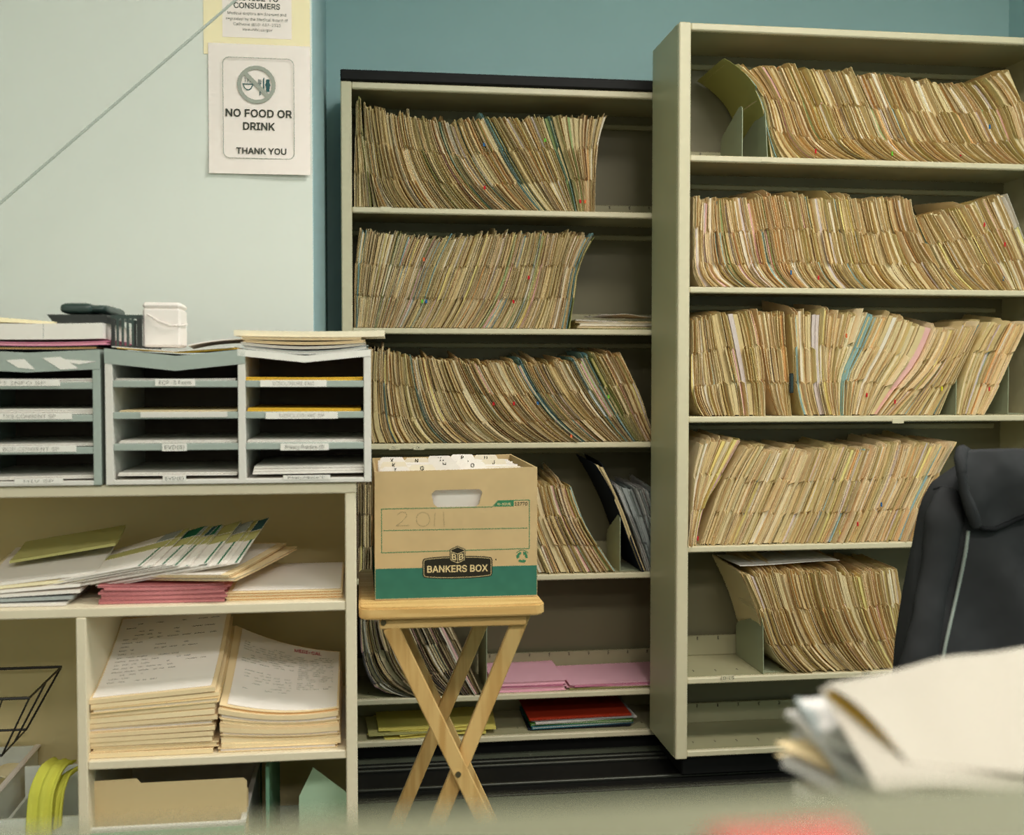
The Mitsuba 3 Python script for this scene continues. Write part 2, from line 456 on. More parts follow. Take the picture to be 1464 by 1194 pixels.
def folder_meshes(row, t0, t1, r, depth=.235, thick=.0011, flat=False):
    """(cover, papers): a manila folder between the row's curves t0 and t1, its cards with tabs on different thirds, and the edges of what it holds."""
    k = r.integers(0, 3)
    yf = row.Y + r.normal(0, .004)
    yb = row.Y + depth
    thirds = [(S <= .32), (S >= .34) & (S <= .655), (S >= .675)]
    w = abs(row.at(t1, .5)[0] - row.at(t0, .5)[0])
    top, rise = r.normal(0, .012), abs(r.normal(0, .035))
    if r.random() < .1:
        top += r.uniform(.02, .05)
    if r.random() < .08:
        rise += r.uniform(.05, .14)
    if flat:
        top = rise = 0.0
    ms = []
    order = r.permutation(3)
    for q, (t, sgn, f0, f1) in enumerate(((t1, -1, -.9, -.25), (t0, 1, .1, .6), (t0 + (t1 - t0) * .5, 1, -.4, .4))):
        if q == 2 and (w < .0065 or r.random() < .35):
            continue
        inside = thirds[order[q]] if r.random() < .92 else thirds[k]
        fr = np.where(inside, .013 + r.uniform(-.004, .005), -.001 - .002 * (q == 2))
        fl = np.where(inside, r.uniform(f0, f1) * w, r.normal(0, .0008)) * np.ones(len(S)) + .0013 * np.sin(S * r.uniform(3, 14) + r.uniform(0, 6))
        ms.append(flap(row, t, yf + (r.uniform(-.002, .005) if q else 0), yb, thick, fr, np.clip(fl, -.013, .011), top + (0 if flat else r.normal(0, .01) * (q > 0)), rise, sgn))
    x0, z0 = row.at(t0, S)
    x1, z1 = row.at(t1, S)
    g = np.zeros((len(S), 2, 3))
    g[:, 0, 0], g[:, 0, 2], g[:, 1, 0], g[:, 1, 2] = x0, z0, x1, z1
    g[..., 1] = yb
    h = g.copy()
    h[..., 1] += thick
    ms.append(grid_solid(h, g))
    papers = []
    n = 1 if w < .007 or flat else 2
    for q in range(n):
        ta, tb = t0 + (t1 - t0) * (.14 + .74 * q / n), t0 + (t1 - t0) * (.12 + .74 * (q + 1) / n)
        ins = r.uniform(-.002, .004)
        s1 = min(1.0 + top - r.uniform(.0, .04), 1.03)
        sp = np.linspace(.01, s1, 14 if flat else 8)
        xa, za = row.at(ta, sp)
        xb, zb = row.at(tb, sp)
        wv = .0012 * np.sin(sp * r.uniform(4, 16) + r.uniform(0, 6))
        G = np.zeros((len(sp), 2, 3))
        G[:, 0, 0], G[:, 1, 0], G[:, 0, 2], G[:, 1, 2] = xa, xa, za, za
        G[:, 0, 1], G[:, 1, 1] = yf + ins + wv, yb - .01
        H = G.copy()
        H[:, 0, 0], H[:, 1, 0], H[:, 0, 2], H[:, 1, 2] = xb, xb, zb, zb
        papers.append(grid_solid(H, G))
    return cat(ms), papers


def bounds(n, r, spread=.55):
    w = np.exp(r.normal(0, spread, n))
    return np.concatenate([[0], np.cumsum(w) / w.sum()])


def stick(holder, row, t, s, c, w=.004, h=.012):
    """A coloured flag stuck on a folder's front edge."""
    x, z = row.at(t, s)
    m = bx(x - w / 2, x + w / 2, row.Y - .018, row.Y - .016, z - h / 2, z + h / 2)
    part(holder, 'sticker', m, c, 'small coloured sticker')


def fill(kfs, n, Y, z0, label, group, name='patient_folder', seed=0, spread=.55, mats=None, special=(), depth=.235, stickers=(), flat=False, paper=None):
    """A row of single folders; special: {index: (material of the cover, label)}; stickers: (index, height, material)."""
    row, r = Row(kfs, Y, z0), np.random.default_rng(seed)
    b = bounds(n, r, spread)
    keys = []
    for i in range(n):
        cover, papers = folder_meshes(row, b[i], b[i] + (b[i + 1] - b[i]) * .97, r, depth, flat=flat)
        mat, lab = special[i] if i in special else (mats[r.integers(len(mats))] if mats else f'm_manila_{r.integers(len(MANILA))}', None)
        key = thing(name if not lab else lab[1], lab[0] if lab else label.format(ordinal(i + 1)), 'folder', None if lab else group)
        part(key, 'cover', cover, mat, smooth=35)
        for p in papers:
            part(key, 'papers', p, paper or f'm_paper_{r.choice(len(PAPERS), p=PAPER_P)}')
        for (j, s, c) in stickers:
            if j == i:
                stick(key, row, (b[i] + b[i + 1]) / 2, s, c)
        keys.append(key)
    return row, b, keys


RED, BLUE, YEL, GRN, ORG = 'm_stick_red', 'm_stick_blue', 'm_stick_yellow', 'm_stick_green', 'm_stick_orange'
for nme, c in ((RED, (200, 44, 52)), (BLUE, (52, 104, 160)), (YEL, (220, 214, 50)), (GRN, (110, 190, 60)), (ORG, (226, 110, 70))):
    matte(nme, c)
matte('m_folder_olive', (176, 170, 104))
matte('m_folder_blue', (168, 206, 208))
matte('m_yellow_folder', (222, 204, 130))
matte('m_folder_white', (226, 222, 216))
YF = YR + .022
LAB = 'manila patient folder, {{}} from the left on the {} shelf of the right unit'


def ordinal(n):
    return f"{n}{'th' if 10 <= n % 100 <= 20 else {1: 'st', 2: 'nd', 3: 'rd'}.get(n % 10, 'th')}"


# top shelf of the right unit
fill([[(1103, 222), (1096, 185), (1087, 142), (1033, 84)], [(1112, 222), (1100, 190), (1088, 142), (1051, 95)]], 2, YF, ZR[0], LAB.format('top'), 'folders on the top shelf of the right unit', seed=10, flat=True,
     special={0: ('m_folder_olive', ('olive folder leaning far left over the bookends on the top shelf of the right unit', 'leaning_folder')),
              1: ('m_folder_blue', ('pale blue edged folder next to the olive leaning folder on the top shelf', 'leaning_folder'))})
fill([[(1116.6, 223), (1101, 193), (1090, 142), (1054, 99)], [(1162, 225), (1130, 196), (1115, 148), (1086, 96)], [(1210.5, 226), (1165, 199), (1144, 150), (1121.7, 98)], [(1262, 228), (1224, 200), (1205, 154), (1183, 104)],
      [(1316.5, 229.7), (1284, 203), (1263.5, 157), (1243, 108.4)], [(1403, 232), (1369, 210), (1343.8, 168), (1321.6, 118)], [(1456.5, 234), (1424, 206.6), (1403.5, 165.6), (1372, 123)],
      [(1492, 236), (1472, 195), (1458, 148), (1428, 106)], [(1504, 236), (1482, 195), (1464, 150), (1444, 101)]],
     74, YF, ZR[0], LAB.format('top'), 'folders on the top shelf of the right unit', seed=11, stickers=((7, .12, RED), (30, .12, GRN), (50, .16, RED), (62, .5, BLUE)))
# second shelf
fill([[(1000, 408), (990, 384), (989.5, 330), (991, 281)], [(1040, 408), (1013, 384), (1009, 338), (1011, 287)], [(1086, 407), (1056, 380), (1045, 337.5), (1036.4, 286)], [(1149, 410), (1127, 382), (1118, 330.6), (1108, 281)],
      [(1230, 410), (1205, 380), (1193.5, 332), (1185, 285)], [(1290, 411), (1264, 382), (1250, 333), (1240, 286)], [(1361, 413.5), (1336, 377), (1311, 334), (1298, 283)]],
     64, YF, ZR[1], LAB.format('second'), 'folders on the second shelf of the right unit', seed=12, stickers=((24, .2, BLUE), (33, .14, RED)))
fill([[(1364, 413.5), (1338, 385), (1318, 345), (1304, 310)], [(1407, 413.5), (1381, 390), (1357.7, 350), (1332, 308.4)], [(1458, 413), (1440, 371.6), (1421, 333), (1399, 287)], [(1490, 415), (1476, 372), (1460, 330), (1437.7, 275)]],
     21, YF, ZR[1], 'manila folder, {} in the group leaning at the right end of the second shelf', 'folders leaning at the right end of the second shelf', seed=13, spread=.3,
     special={20: ('m_folder_white', ('pale grey folder at the far right end of the second shelf', 'grey_folder'))}, stickers=((13, .75, RED), (15, .5, RED), (11, .14, BLUE)))
# third shelf
fill([[(1004, 593), (988.5, 560), (988, 510), (988, 458)], [(1053, 593), (1045, 545), (1034, 502), (1022.7, 450.6)], [(1092, 593), (1090, 544.5), (1085, 496.7), (1074, 445.5)]],
     19, YF, ZR[2], 'manila folder, {} from the left in the left block of the third shelf', 'folders in the left block of the third shelf', seed=14)
fill([[(1112, 593), (1098, 551), (1091, 503.5), (1082.5, 450.6)], [(1131, 593), (1129.4, 544.5), (1125, 493), (1123.4, 444)]],
     8, YF, ZR[2], 'manila folder, {} from the left in the narrow block beside the black clip', 'folders in the narrow block of the third shelf', seed=15)
fill([[(1146, 593), (1136, 552), (1134, 502), (1130, 450)], [(1190, 593), (1180, 544.5), (1178, 498), (1181.5, 447)], [(1202, 592), (1203, 546), (1220, 500), (1240, 450)]],
     14, YF, ZR[2], 'manila folder, {} right of the black clip, before the pale blue folder', 'folders in the middle block of the third shelf', seed=16, stickers=((11, .78, ORG),))
fill([[(1203, 592), (1204, 546), (1222, 500), (1242, 450)], [(1207, 592), (1208, 546), (1228, 500), (1249, 449)]], 1, YF - .004, ZR[2], '', '', seed=17,
     special={0: ('m_folder_blue', ('pale blue folder standing out in the middle of the third shelf of the right unit', 'blue_folder'))})
fill([[(1208, 592), (1210, 548), (1231, 500), (1252, 452)], [(1234.5, 592), (1251.6, 553), (1280, 505), (1300, 458)], [(1265, 593), (1296, 560), (1330, 522), (1352, 474.5)], [(1343.8, 591.5), (1359, 558), (1383, 505), (1405, 462.6)]],
     26, YF, ZR[2], 'manila folder leaning right, {} to the right of the pale blue folder', 'folders leaning right in the third shelf', seed=18, stickers=((5, .2, RED), (11, .17, RED), (21, .3, YEL)))
fill([[(1369, 593), (1376, 555), (1390, 510), (1417, 459)], [(1403.5, 592), (1422, 560), (1443, 515), (1468, 462)]],
     8, YF, ZR[2], 'manila folder, {} in the small leaning group ending the third shelf', 'folders at the right end of the third shelf', seed=19, spread=.3, stickers=((5, .28, RED),))
# fourth shelf
fill([[(986.5, 780), (987, 740), (990, 690), (1003, 630)], [(995, 781), (1006, 728), (1031, 682), (1062, 628)]],
     4, YF - .012, ZR[3], 'thick pale folder, {} from the left end of the fourth shelf', 'thick folders at the left end of the fourth shelf', seed=20, spread=.2, mats=['m_manila_2', 'm_manila_6', 'm_yellow_folder'], stickers=((3, .07, RED),))
fill([[(1002, 775.6), (1017.6, 733), (1034, 690), (1063, 641)], [(1077, 775.6), (1097, 734.7), (1117, 690), (1135, 645)], [(1181, 772), (1199, 733), (1215, 687), (1232, 641)], [(1240, 772), (1260, 728), (1279, 685), (1293, 637)], [(1301, 770.5), (1318, 726), (1338, 685), (1368, 634)]],
     56, YF, ZR[3], LAB.format('fourth'), 'folders leaning right on the fourth shelf of the right unit', seed=21, stickers=((32, .12, YEL), (36, .2, RED), (41, .4, BLUE)))
# fifth shelf
fill([[(1130, 956), (1098, 922), (1082, 872), (1060, 822)], [(1165, 954), (1130, 920), (1112, 870), (1096, 818)], [(1202, 951), (1165, 920), (1143, 871), (1129, 818)], [(1262, 947), (1235, 915), (1217, 876), (1202, 820)], [(1310, 945), (1297, 905), (1290, 865), (1283, 815)]],
     44, YF, ZR[4], LAB.format('fifth'), 'folders on the fifth shelf of the right unit', seed=22)

# the left unit: past three hundred of a kind, its long rows are one pile of folders
YFL = YL + .022
bulk_v, bulk_c, bulk_f, off = [], [], [], 0
ROWS_L = [
    (8, ZL[0], [[(506, 292), (507, 240), (508, 190), (510, 150)], [(531, 292), (526, 240), (519, 190), (516, 140)]]),
    (84, ZL[0], [[(534, 292), (527, 250), (521, 200), (520, 152)], [(562, 294), (541, 258), (534, 212), (528, 155)], [(641, 296), (614, 262), (593, 217), (583, 167)], [(727, 297.7), (693, 268), (665, 227), (645, 176)], [(799, 299.5), (772, 262), (748, 217), (720, 169)], [(830, 301), (823, 258), (810, 214), (799, 167)], [(849, 301), (851, 262), (854, 217), (867, 166)]]),
    (104, ZL[1], [[(506, 467), (507, 423), (508, 382), (514, 328)], [(538, 467), (550, 424), (562, 383), (576, 335)], [(573, 467), (593, 426), (607, 385), (628, 341)], [(676, 468), (700, 430), (718, 384), (731, 336)], [(751, 468), (768, 430), (779, 385), (789, 334)], [(815, 469), (820, 433), (826, 392), (849, 340)]]),
    (96, ZL[2], [[(508, 633), (507, 602), (508, 555), (510, 494)], [(545, 633), (536, 602), (535, 555), (538, 497)], [(651, 633), (619, 602), (604, 561), (594, 511)], [(764, 633), (726, 605), (701, 574), (670, 517)], [(871, 633), (842, 605), (814, 574), (783, 520)], [(940, 633), (928, 602), (915, 564), (886, 503)]]),
]
rb = np.random.default_rng(40)
for n, z, kfs in ROWS_L:
    row = Row(kfs, YFL, z)
    b = bounds(n, rb, .4)
    for i in range(n):
        cover, papers = folder_meshes(row, b[i], b[i] + (b[i + 1] - b[i]) * .96, rb, .225, .001)
        c = np.array(lin(*MANILA[rb.integers(len(MANILA))])) * rb.uniform(.8, 1.02)
        if rb.random() < .05:
            c = np.array(lin(*[(120, 150, 140), (140, 176, 178), (150, 150, 90)][rb.integers(3)]))
        for m, col in [(cover, c)] + [(p, np.array(lin(*PAPERS[rb.choice(len(PAPERS), p=PAPER_P)])) * .95) for p in papers]:
            bulk_v.append(m.vertices)
            bulk_f.append(m.faces + off)
            bulk_c.append(np.tile(col, (len(m.vertices), 1)))
            off += len(m.vertices)
    for q in range(5 if n > 50 else 0):
        f_, s_ = rb.uniform(.1, .98), rb.choice([.1, .3, .55, .75])
        x, zz_ = row.at(f_, s_)
        m = bx(float(x) - .003, float(x) + .003, YFL - .017, YFL - .0155, float(zz_) - .005, float(zz_) + .005)
        bulk_v.append(m.vertices)
        bulk_f.append(m.faces + off)
        bulk_c.append(np.tile(lin(*[(200, 44, 52), (200, 44, 52), (52, 104, 160), (226, 110, 70), (110, 190, 60)][q]), (len(m.vertices), 1)))
        off += len(m.vertices)
bulk = trimesh.Trimesh(np.vstack(bulk_v), np.vstack(bulk_f), process=False)
scene['patient_folder_rows'] = mikit.ply(bulk, 'm_vertex', smooth=False, color=np.vstack(bulk_c))
labels['patient_folder_rows'] = {'label': 'hundreds of worn manila patient folders packed on the upper three shelves of the shelving behind the box', 'category': 'folders', 'kind': 'stuff'}

# ------------------------------------------------------------------ what else stands in the left unit
DARK = []
for i, c in enumerate([(168, 148, 122), (128, 112, 98), (186, 168, 134), (104, 98, 96), (190, 184, 168), (150, 132, 102)]):
    DARK.append(matte(f'm_worn_{i}', c))


fill([[(770, 820), (755, 782), (742, 740), (736, 695)], [(826, 818), (808, 781), (790, 741), (777, 693)], [(881, 816), (856, 781), (834, 743), (817, 696)]], 16, YFL, ZL[3],
     'manila folder, {} from the left right of the cardboard box, slumping left', 'folders right of the cardboard box', seed=30)
fill([[(509, 828), (510, 790), (510, 740), (510, 690)], [(545, 828), (546, 790), (546, 740), (546, 690)]], 7, YFL, ZL[3],
     'dark worn folder, {} in the gap between cabinet and cardboard box', 'dark folders beside the cardboard box', seed=31, mats=DARK)
fill([[(574, 1000), (532, 980), (517, 940), (514, 888)], [(600, 998), (556, 972), (535, 935), (527, 885)], [(640, 996), (604, 962), (583, 925), (566, 882)], [(689, 992), (672, 955), (655, 918), (634, 878)]], 30, YFL, ZL[4],
     'curled dark folder, {} from the left on the shelf behind the tray table legs', 'curled folders behind the tray table', seed=32, mats=DARK)
fill([[(916, 821), (900, 775), (884, 730), (848, 662)], [(924, 821), (908, 775), (892, 730), (862, 664)]], 1, YFL - .006, ZL[3], '', '', seed=33,
     special={0: ('m_navy', ('dark navy binder leaning left against grey papers beside the metal panel', 'binder'))})
fill([[(925, 821), (910, 772), (893, 728), (878, 694)], [(965, 821), (958, 775), (950, 735), (942, 704)]], 9, YFL, ZL[3],
     'grey paper bundle, {} behind the dark navy binder', 'grey bundles beside the binder', name='paper_bundle', seed=34, mats=['m_grey_paper', 'm_near_white'], paper='m_grey_paper')


def bookend(label, x, y0, y1, z, h, lean=0.0):
    poly = Polygon([(0, 0), (y1 - y0, 0), (y1 - y0, h * .55), (y1 - y0 - .02, h * .66), (.03, h), (.012, h), (.004, h - .004), (0, h - .014)])
    plate = prism(poly, .0022, (x, y0, z + .001), (0, 1, 0), (lean, 0, 1))
    t = thing('bookend', label, 'bookend')
    part(t, 'plate', plate, 'm_bookend')
    part(t, 'foot', bx(x, x + .07, y0 + .02, y1 - .02, z + .0005, z + .0018), 'm_bookend')


bookend('grey metal bookend standing right of the slumping folders, before the navy binder', at(886, 800, y=YL + .02)[0], YL + .02, YL + .2, ZL[3], .17)
bookend('tall pale metal divider between curled folders and pink folders', at(695, 950, y=YL + .02)[0], YL + .015, YL + .24, ZL[4], .24)
bookend('left metal bookend standing under the olive leaning folder on the top shelf', at(1060, 190, y=YR + .02)[0], YR + .015, YR + .2, ZR[0], .142)
bookend('right metal bookend holding the folders on the top shelf of the right unit', at(1096, 200, y=YR + .02)[0], YR + .015, YR + .22, ZR[0], .135, -.06)
bookend('metal bookend between the last two groups on the third shelf of the right unit', at(1364, 560, y=YR + .03)[0], YR + .02, YR + .2, ZR[2], .13)
bookend('metal bookend at the far right of the third shelf of the right unit', at(1441, 560, y=YR + .05)[0], YR + .05, YR + .2, ZR[2], .15)
bookend('metal bookend left of the folders on the fifth shelf of the right unit', at(1090, 930, y=YR + .02)[0], YR + .012, YR + .24, ZR[4], .16, -.02)
# the black clip on the narrow block
p = at(1131.5, 548, y=YR)
t = thing('binder_clip', 'black plastic clip on the narrow block of folders, third shelf', 'clip')
part(t, 'spine', bx(p[0] - .006, p[0] + .006, YR - .003, YR + .004, p[2] - .028, p[2] + .028, .002), 'm_plastic_black')
part(t, 'rib', bx(p[0] - .002, p[0] + .002, YR - .0045, YR - .003, p[2] - .022, p[2] + .022), 'm_plastic_teal')


def sag(z, a=0.0, bend=0.0, back=0.0, w=.3, d=.24, wav=0.0, ph=0.0):
    """A lying surface: a = rise across its width, bend = dip in the middle, back = rise to the rear."""
    return lambda X, Y: z + a * (X / w + .5) - bend * (1 - (2 * X / w) ** 2) + back * np.clip(Y / d + .5, 0, 1) ** 1.4 + wav * np.sin(X * 23 + ph) * (.5 - Y / d)


def lying_folder(label, group, cx, cy, w, d, a, zf, t, mat, paper='m_paper_2', catg='folder', name='folder', closed=False):
    """A closed folder lying flat: two cards and the papers between."""
    k = thing(name, label, catg, group)
    lo = leaf(cx, cy, w, d, a, zf, .0011)
    hi = leaf(cx, cy, w, d, a, lambda X, Y: zf(X, Y) + t - .0011, .0011)
    fold = leaf(cx, cy, w, d, a, zf, t - .0002, ny=2, inset=(0, 0, 0, d - .0012))
    part(k, 'cover', cat(lo, hi, fold) if closed else cat(lo, hi), mat, smooth=40)
    if paper:
        part(k, 'papers', leaf(cx, cy, w - .008, d - .008, a, lambda X, Y: zf(X, Y) + .0011, t - .0022), paper, smooth=40)
    return k


# papers on the second shelf of the left unit
x0, x1 = at(824, 465, y=YL + .02)[0], at(948, 465, y=YL + .02)[0]
z, r = ZL[1] + .001, np.random.default_rng(50)
for i, (m, th) in enumerate([('m_olive_paper', .003), ('m_manila_1', .006), ('m_sheet', .009), ('m_manila_3', .005), ('m_sheet', .004)]):
    lying_folder(['olive bottom', 'manila second', 'thick white third', 'manila fourth', 'white fifth'][i] + ' layer of the paper pile right of the second-shelf folders', 'paper pile on the second shelf',
                 (x0 + x1) / 2 + r.normal(0, .006), YL + .15, x1 - x0 - .01, .22, r.normal(0, .04), sag(z, .004 * r.normal(), .0, 0, x1 - x0), th, m, 'm_paper_2', 'papers', 'paper_layer')
    z += th + .0008
single('crumpled_sheet', leaf((x0 + x1) / 2 + .02, YL + .13, .17, .18, .1, lambda X, Y: z + .006 + .012 * meshkit.fbm(np.stack([X * 14, Y * 14, X * 0], -1), 3), .0008, 14, 12), 'm_sheet',
       'crumpled white sheet on top of the pile on the second shelf', 'paper', smooth=40)
# pink folders on the shelf behind the tray table
x0, x1 = at(703, 985, y=YL + .02)[0], at(808, 985, y=YL + .02)[0]
z = ZL[4] + .001
for i, (th, m) in enumerate([(.013, 'm_pink_pale'), (.004, 'm_pink'), (.012, 'm_pink_pale')]):
    lying_folder(f'{["bottom", "middle", "top"][i]} pink folder of the stack right of the metal divider', 'stacked pink folders', (x0 + x1) / 2 - (.003 if i == 1 else -.002), YL + .14, x1 - x0, .235, [.01, -.02, .015][i],
                 sag(z, 0, .001, 0, x1 - x0), th, m, m, 'folder', 'pink_folder')
    z += th + .0012
x0, x1 = at(815, 985, y=YL + .02)[0], at(960, 985, y=YL + .02)[0]
z = ZL[4] + .001
for i, m in enumerate(['m_olive_paper', 'm_pink_pale', 'm_pink', 'm_pink_pale']):
    lying_folder(f'{["cream sheet under the", "lower pink folder of the", "middle pink folder of the", "top pink folder of the"][i]} thin pile by the right unit', 'thin pile of pink folders', (x0 + x1) / 2 + [0, -.004, .01, -.002][i], YL + .135, x1 - x0, .225, [.0, -.05, .03, .01][i],
                 sag(z, .002, .0, .0, x1 - x0), .0032, m, None, 'folder', 'pink_folder')
    z += .0044
# yellow sheets and coloured folders at the bottom
z = ZL[5] + .001
for i, (u0, u1, a) in enumerate([(545, 640, .1), (530, 700, -.12), (560, 690, .22), (525, 660, .05), (560, 712, -.06), (540, 690, .03)]):
    xa, xb = at(u0, 1055, y=YL + .03)[0], at(u1, 1055, y=YL + .03)[0]
    single('yellow_sheet', leaf((xa + xb) / 2, YL + .12 + .01 * (i % 3), xb - xa, .19, a, sag(z, .002 * (i % 2), .001, 0, xb - xa), .0022), 'm_yellow' if i != 3 else 'm_olive_paper',
           f'yellow sheet, {ordinal(i + 1)} from below in the messy pile on the bottom shelf', 'paper', 'yellow sheets on the bottom shelf')
    z += .0036
x0, x1 = at(757, 1040, y=YL + .04)[0], at(906, 1040, y=YL + .04)[0]
z = ZL[5] + .001
for i, (m, th, nm) in enumerate([('m_navy', .004, 'black'), ('m_blue_folder', .007, 'blue'), ('m_green_folder', .006, 'green'), ('m_sheet', .004, 'white'), ('m_grey_paper', .003, 'grey'), ('m_red_folder', .004, 'orange red')]):
    lying_folder(f'{nm} folder in the coloured stack on the bottom shelf, under the pink folders', 'coloured folders on the bottom shelf', (x0 + x1) / 2 + [-.004, 0, .004, .01, .008, -.003][i], YL + .15, x1 - x0 - .006, .22, [-.02, .03, -.03, .05, -.04, .0][i],
                 sag(z, .004, .0, 0, x1 - x0), th, m, 'm_paper_11' if i else None, 'folder', 'coloured_folder')
    z += th + .0012
# a loose white sheet on the fifth row of the right unit
pa, pb = at(1046, 806, y=YR + .03), at(1210, 803, y=YR + .03)
zt = 1e9
single('loose_sheet', leaf((pa[0] + pb[0]) / 2, YR + .13, .30, .2, .03, lambda X, Y: .552 + .004 * np.sin(X * 12) + .0 * Y, .0009, 10, 6), 'm_sheet', 'loose white sheet lying on top of the folders on the fifth shelf', 'paper', smooth=40)

# ------------------------------------------------------------------ notices on the left wall
WY = 2.5
a, b = at(299, 64, y=WY), at(444, 250, y=WY)
SW, SH, sx, sz = .2155, .279, (at(299, 150, y=WY)[0] + at(443, 150, y=WY)[0]) / 2, at(370, 250, y=WY)[2]
EX, EZ = (1, 0, 0), (0, 0, 1)
curl = lambda X, Y: 0.0  # noqa: E731


def wall_sheet(cx, z0, w, h, mat_y, lift):
    xs, zs = np.linspace(-w / 2, w / 2, 9), np.linspace(0, h, 9)
    X, Z = np.meshgrid(xs, zs, indexing='ij')
    Yv = WY - .001 - lift * (np.clip(1 - Z / h * 2.6, 0, 1) ** 2) * (1 + .35 * np.sin(X * 22)) - mat_y
    g = np.stack([cx + X, Yv, z0 + Z], -1)
    h2 = g.copy()
    h2[..., 1] += .0006
    return grid_solid(g, h2)


nt = thing('consumer_notice', 'yellow mounted notice to consumers at the top of the left wall', 'notice')
na, nb = at(291, 40, y=WY)[0], at(443, 40, y=WY)[0]
nz = at(370, 80, y=WY)[2]
part(nt, 'backing', bx(na, nb, WY - .0016, WY - .0004, nz, nz + .34), 'm_notice')
wa, wb, wz = at(318, 30, y=WY)[0], at(417, 30, y=WY)[0], at(370, 55, y=WY)[2]
part(nt, 'sheet', bx(wa, wb, WY - .0024, WY - .0016, wz, wz + .28), 'm_sign')
wc = (wa + wb) / 2
for s, v, hh, ww, bold in (('NOTICE TO', 2, .0115, .09, True), ('CONSUMERS', 13, .0115, .098, True), ('Medical doctors are licensed and', 22.5, .0062, .124, False), ('regulated by the Medical Board of', 30.5, .0062, .13, False),
                           ('California (800) 633-2322', 38, .0062, .1, False), ('www.mbc.ca.gov', 45, .0062, .064, False)):
    part(nt, 'lettering', text(s, hh, (wc, WY - .0025, at(368, v, y=WY)[2]), EX, EZ, bold=bold, width=ww), 'm_ink')
sg = thing('food_sign', 'white no food or drink sign with curling lower edge on the left wall', 'sign')
part(sg, 'sheet', wall_sheet(sx, sz, SW, SH, .0022, .006), 'm_sign', smooth=True)
SY = WY - .0035 - .0006
Bx0, Bx1, Bz0, Bz1 = at(319, 150, y=WY)[0], at(421, 150, y=WY)[0], at(370, 228, y=WY)[2], at(370, 84, y=WY)[2]
rr = sbox(0, 0, Bx1 - Bx0, Bz1 - Bz0).buffer(-.014).buffer(.014)
part(sg, 'border', prism(rr.difference(rr.buffer(-.0014)), .0004, (Bx0, SY - .003, Bz0), EX, EZ), 'm_ink_grey')
cxs = (Bx0 + Bx1) / 2
cc = at(367, 122, y=WY)
disc = Point(0, 0).buffer(.0405, 32)
ban = disc.difference(Point(0, 0).buffer(.0325, 32)).union(LineString([(-.028, .028), (.028, -.028)]).buffer(.0045, cap_style=2))
bowl = Polygon([(-.030, .002), (-.006, .002), (-.010, -.008), (-.015, -.012), (-.021, -.012), (-.026, -.008)])
cup = bowl.difference(bowl.buffer(-.0018))
fork = unary_union([sbox(.0065, -.022, .0085, .004)] + [sbox(x, .002, x + .001, .012) for x in (.004, .0065, .009)])
knife = unary_union([Polygon([(.014, -.014), (.0165, -.014), (.0165, .016), (.014, .013)]), Point(.024, 0).buffer(.0055, 12).intersection(sbox(.018, -.02, .03, .02)), sbox(.0205, -.014, .0275, .012)])
steam = unary_union([LineString([(x, .005), (x + .001, .01), (x - .001, .014)]).buffer(.0005) for x in (-.024, -.019, -.014)])
part(sg, 'pictogram', prism(unary_union([cup, fork, knife, steam]), .0004, (cc[0], SY - .0006, cc[2]), EX, EZ), 'm_teal_dark')
part(sg, 'ban_ring', prism(ban, .0004, (cc[0], SY - .0012, cc[2]), EX, EZ), 'm_ink_grey')
for s, v, hh, ww in (('NO FOOD OR', 168, .0155, .14), ('DRINK', 186.5, .0155, .067), ('THANK YOU', 221, .0125, .106)):
    part(sg, 'lettering', text(s, hh, (cxs + (.005 if v > 200 else 0), SY - (.0006 if v < 200 else .0026), at(370, v, y=WY)[2]), EX, EZ, bold=True, width=ww), 'm_ink')
# the thin cord across the upper left corner
c0, c1 = at(0, 291, y=2.2), at(337, 0, y=2.2)
dv = (c1 - c0)
e1 = c1 + dv * ((CEIL - .003 - c1[2]) / dv[2])
e0 = c0 - dv * ((c0[0] - XW - .004) / dv[0])
single('taut_cord', tube([e0, c0, c1, e1], .0026, 8), 'm_cord', 'thin grey cord running diagonally from the ceiling past the left wall', 'cord', smooth=True)

# ------------------------------------------------------------------ the cream cabinet
CY, CB = 2.04, 2.485
cab = thing('cabinet', 'cream painted wooden open cabinet under the grey paper sorters', 'cabinet')
part(cab, 'top_board', bx(-1.3, -.0035, CY, CB, .871, .8905, .002), 'm_cabinet')
part(cab, 'side_panel', bx(-.0245, -.0045, CY + .001, CB, FL, .871, .002), 'm_cabinet')
part(cab, 'side_panel', bx(-1.3, -1.28, CY + .001, CB, FL, .871, .002), 'm_cabinet')
part(cab, 'shelf', bx(-1.28, -.0245, CY + .003, CB - .008, .657, .6745, .002), 'm_cabinet')
part(cab, 'divider', bx(-.4945, -.4775, CY + .002, CB - .008, .0, .657, .002), 'm_cabinet')
part(cab, 'shelf', bx(-.4775, -.0245, CY + .004, CB - .008, .384, .400, .002), 'm_cabinet')
part(cab, 'bottom_board', bx(-1.28, -.0245, CY + .003, CB - .008, -.02, .0), 'm_cabinet')
part(cab, 'back_panel', bx(-1.28, -.0245, CB - .008, CB, FL, .871), 'm_cabinet_back', 'yellowed back panel')


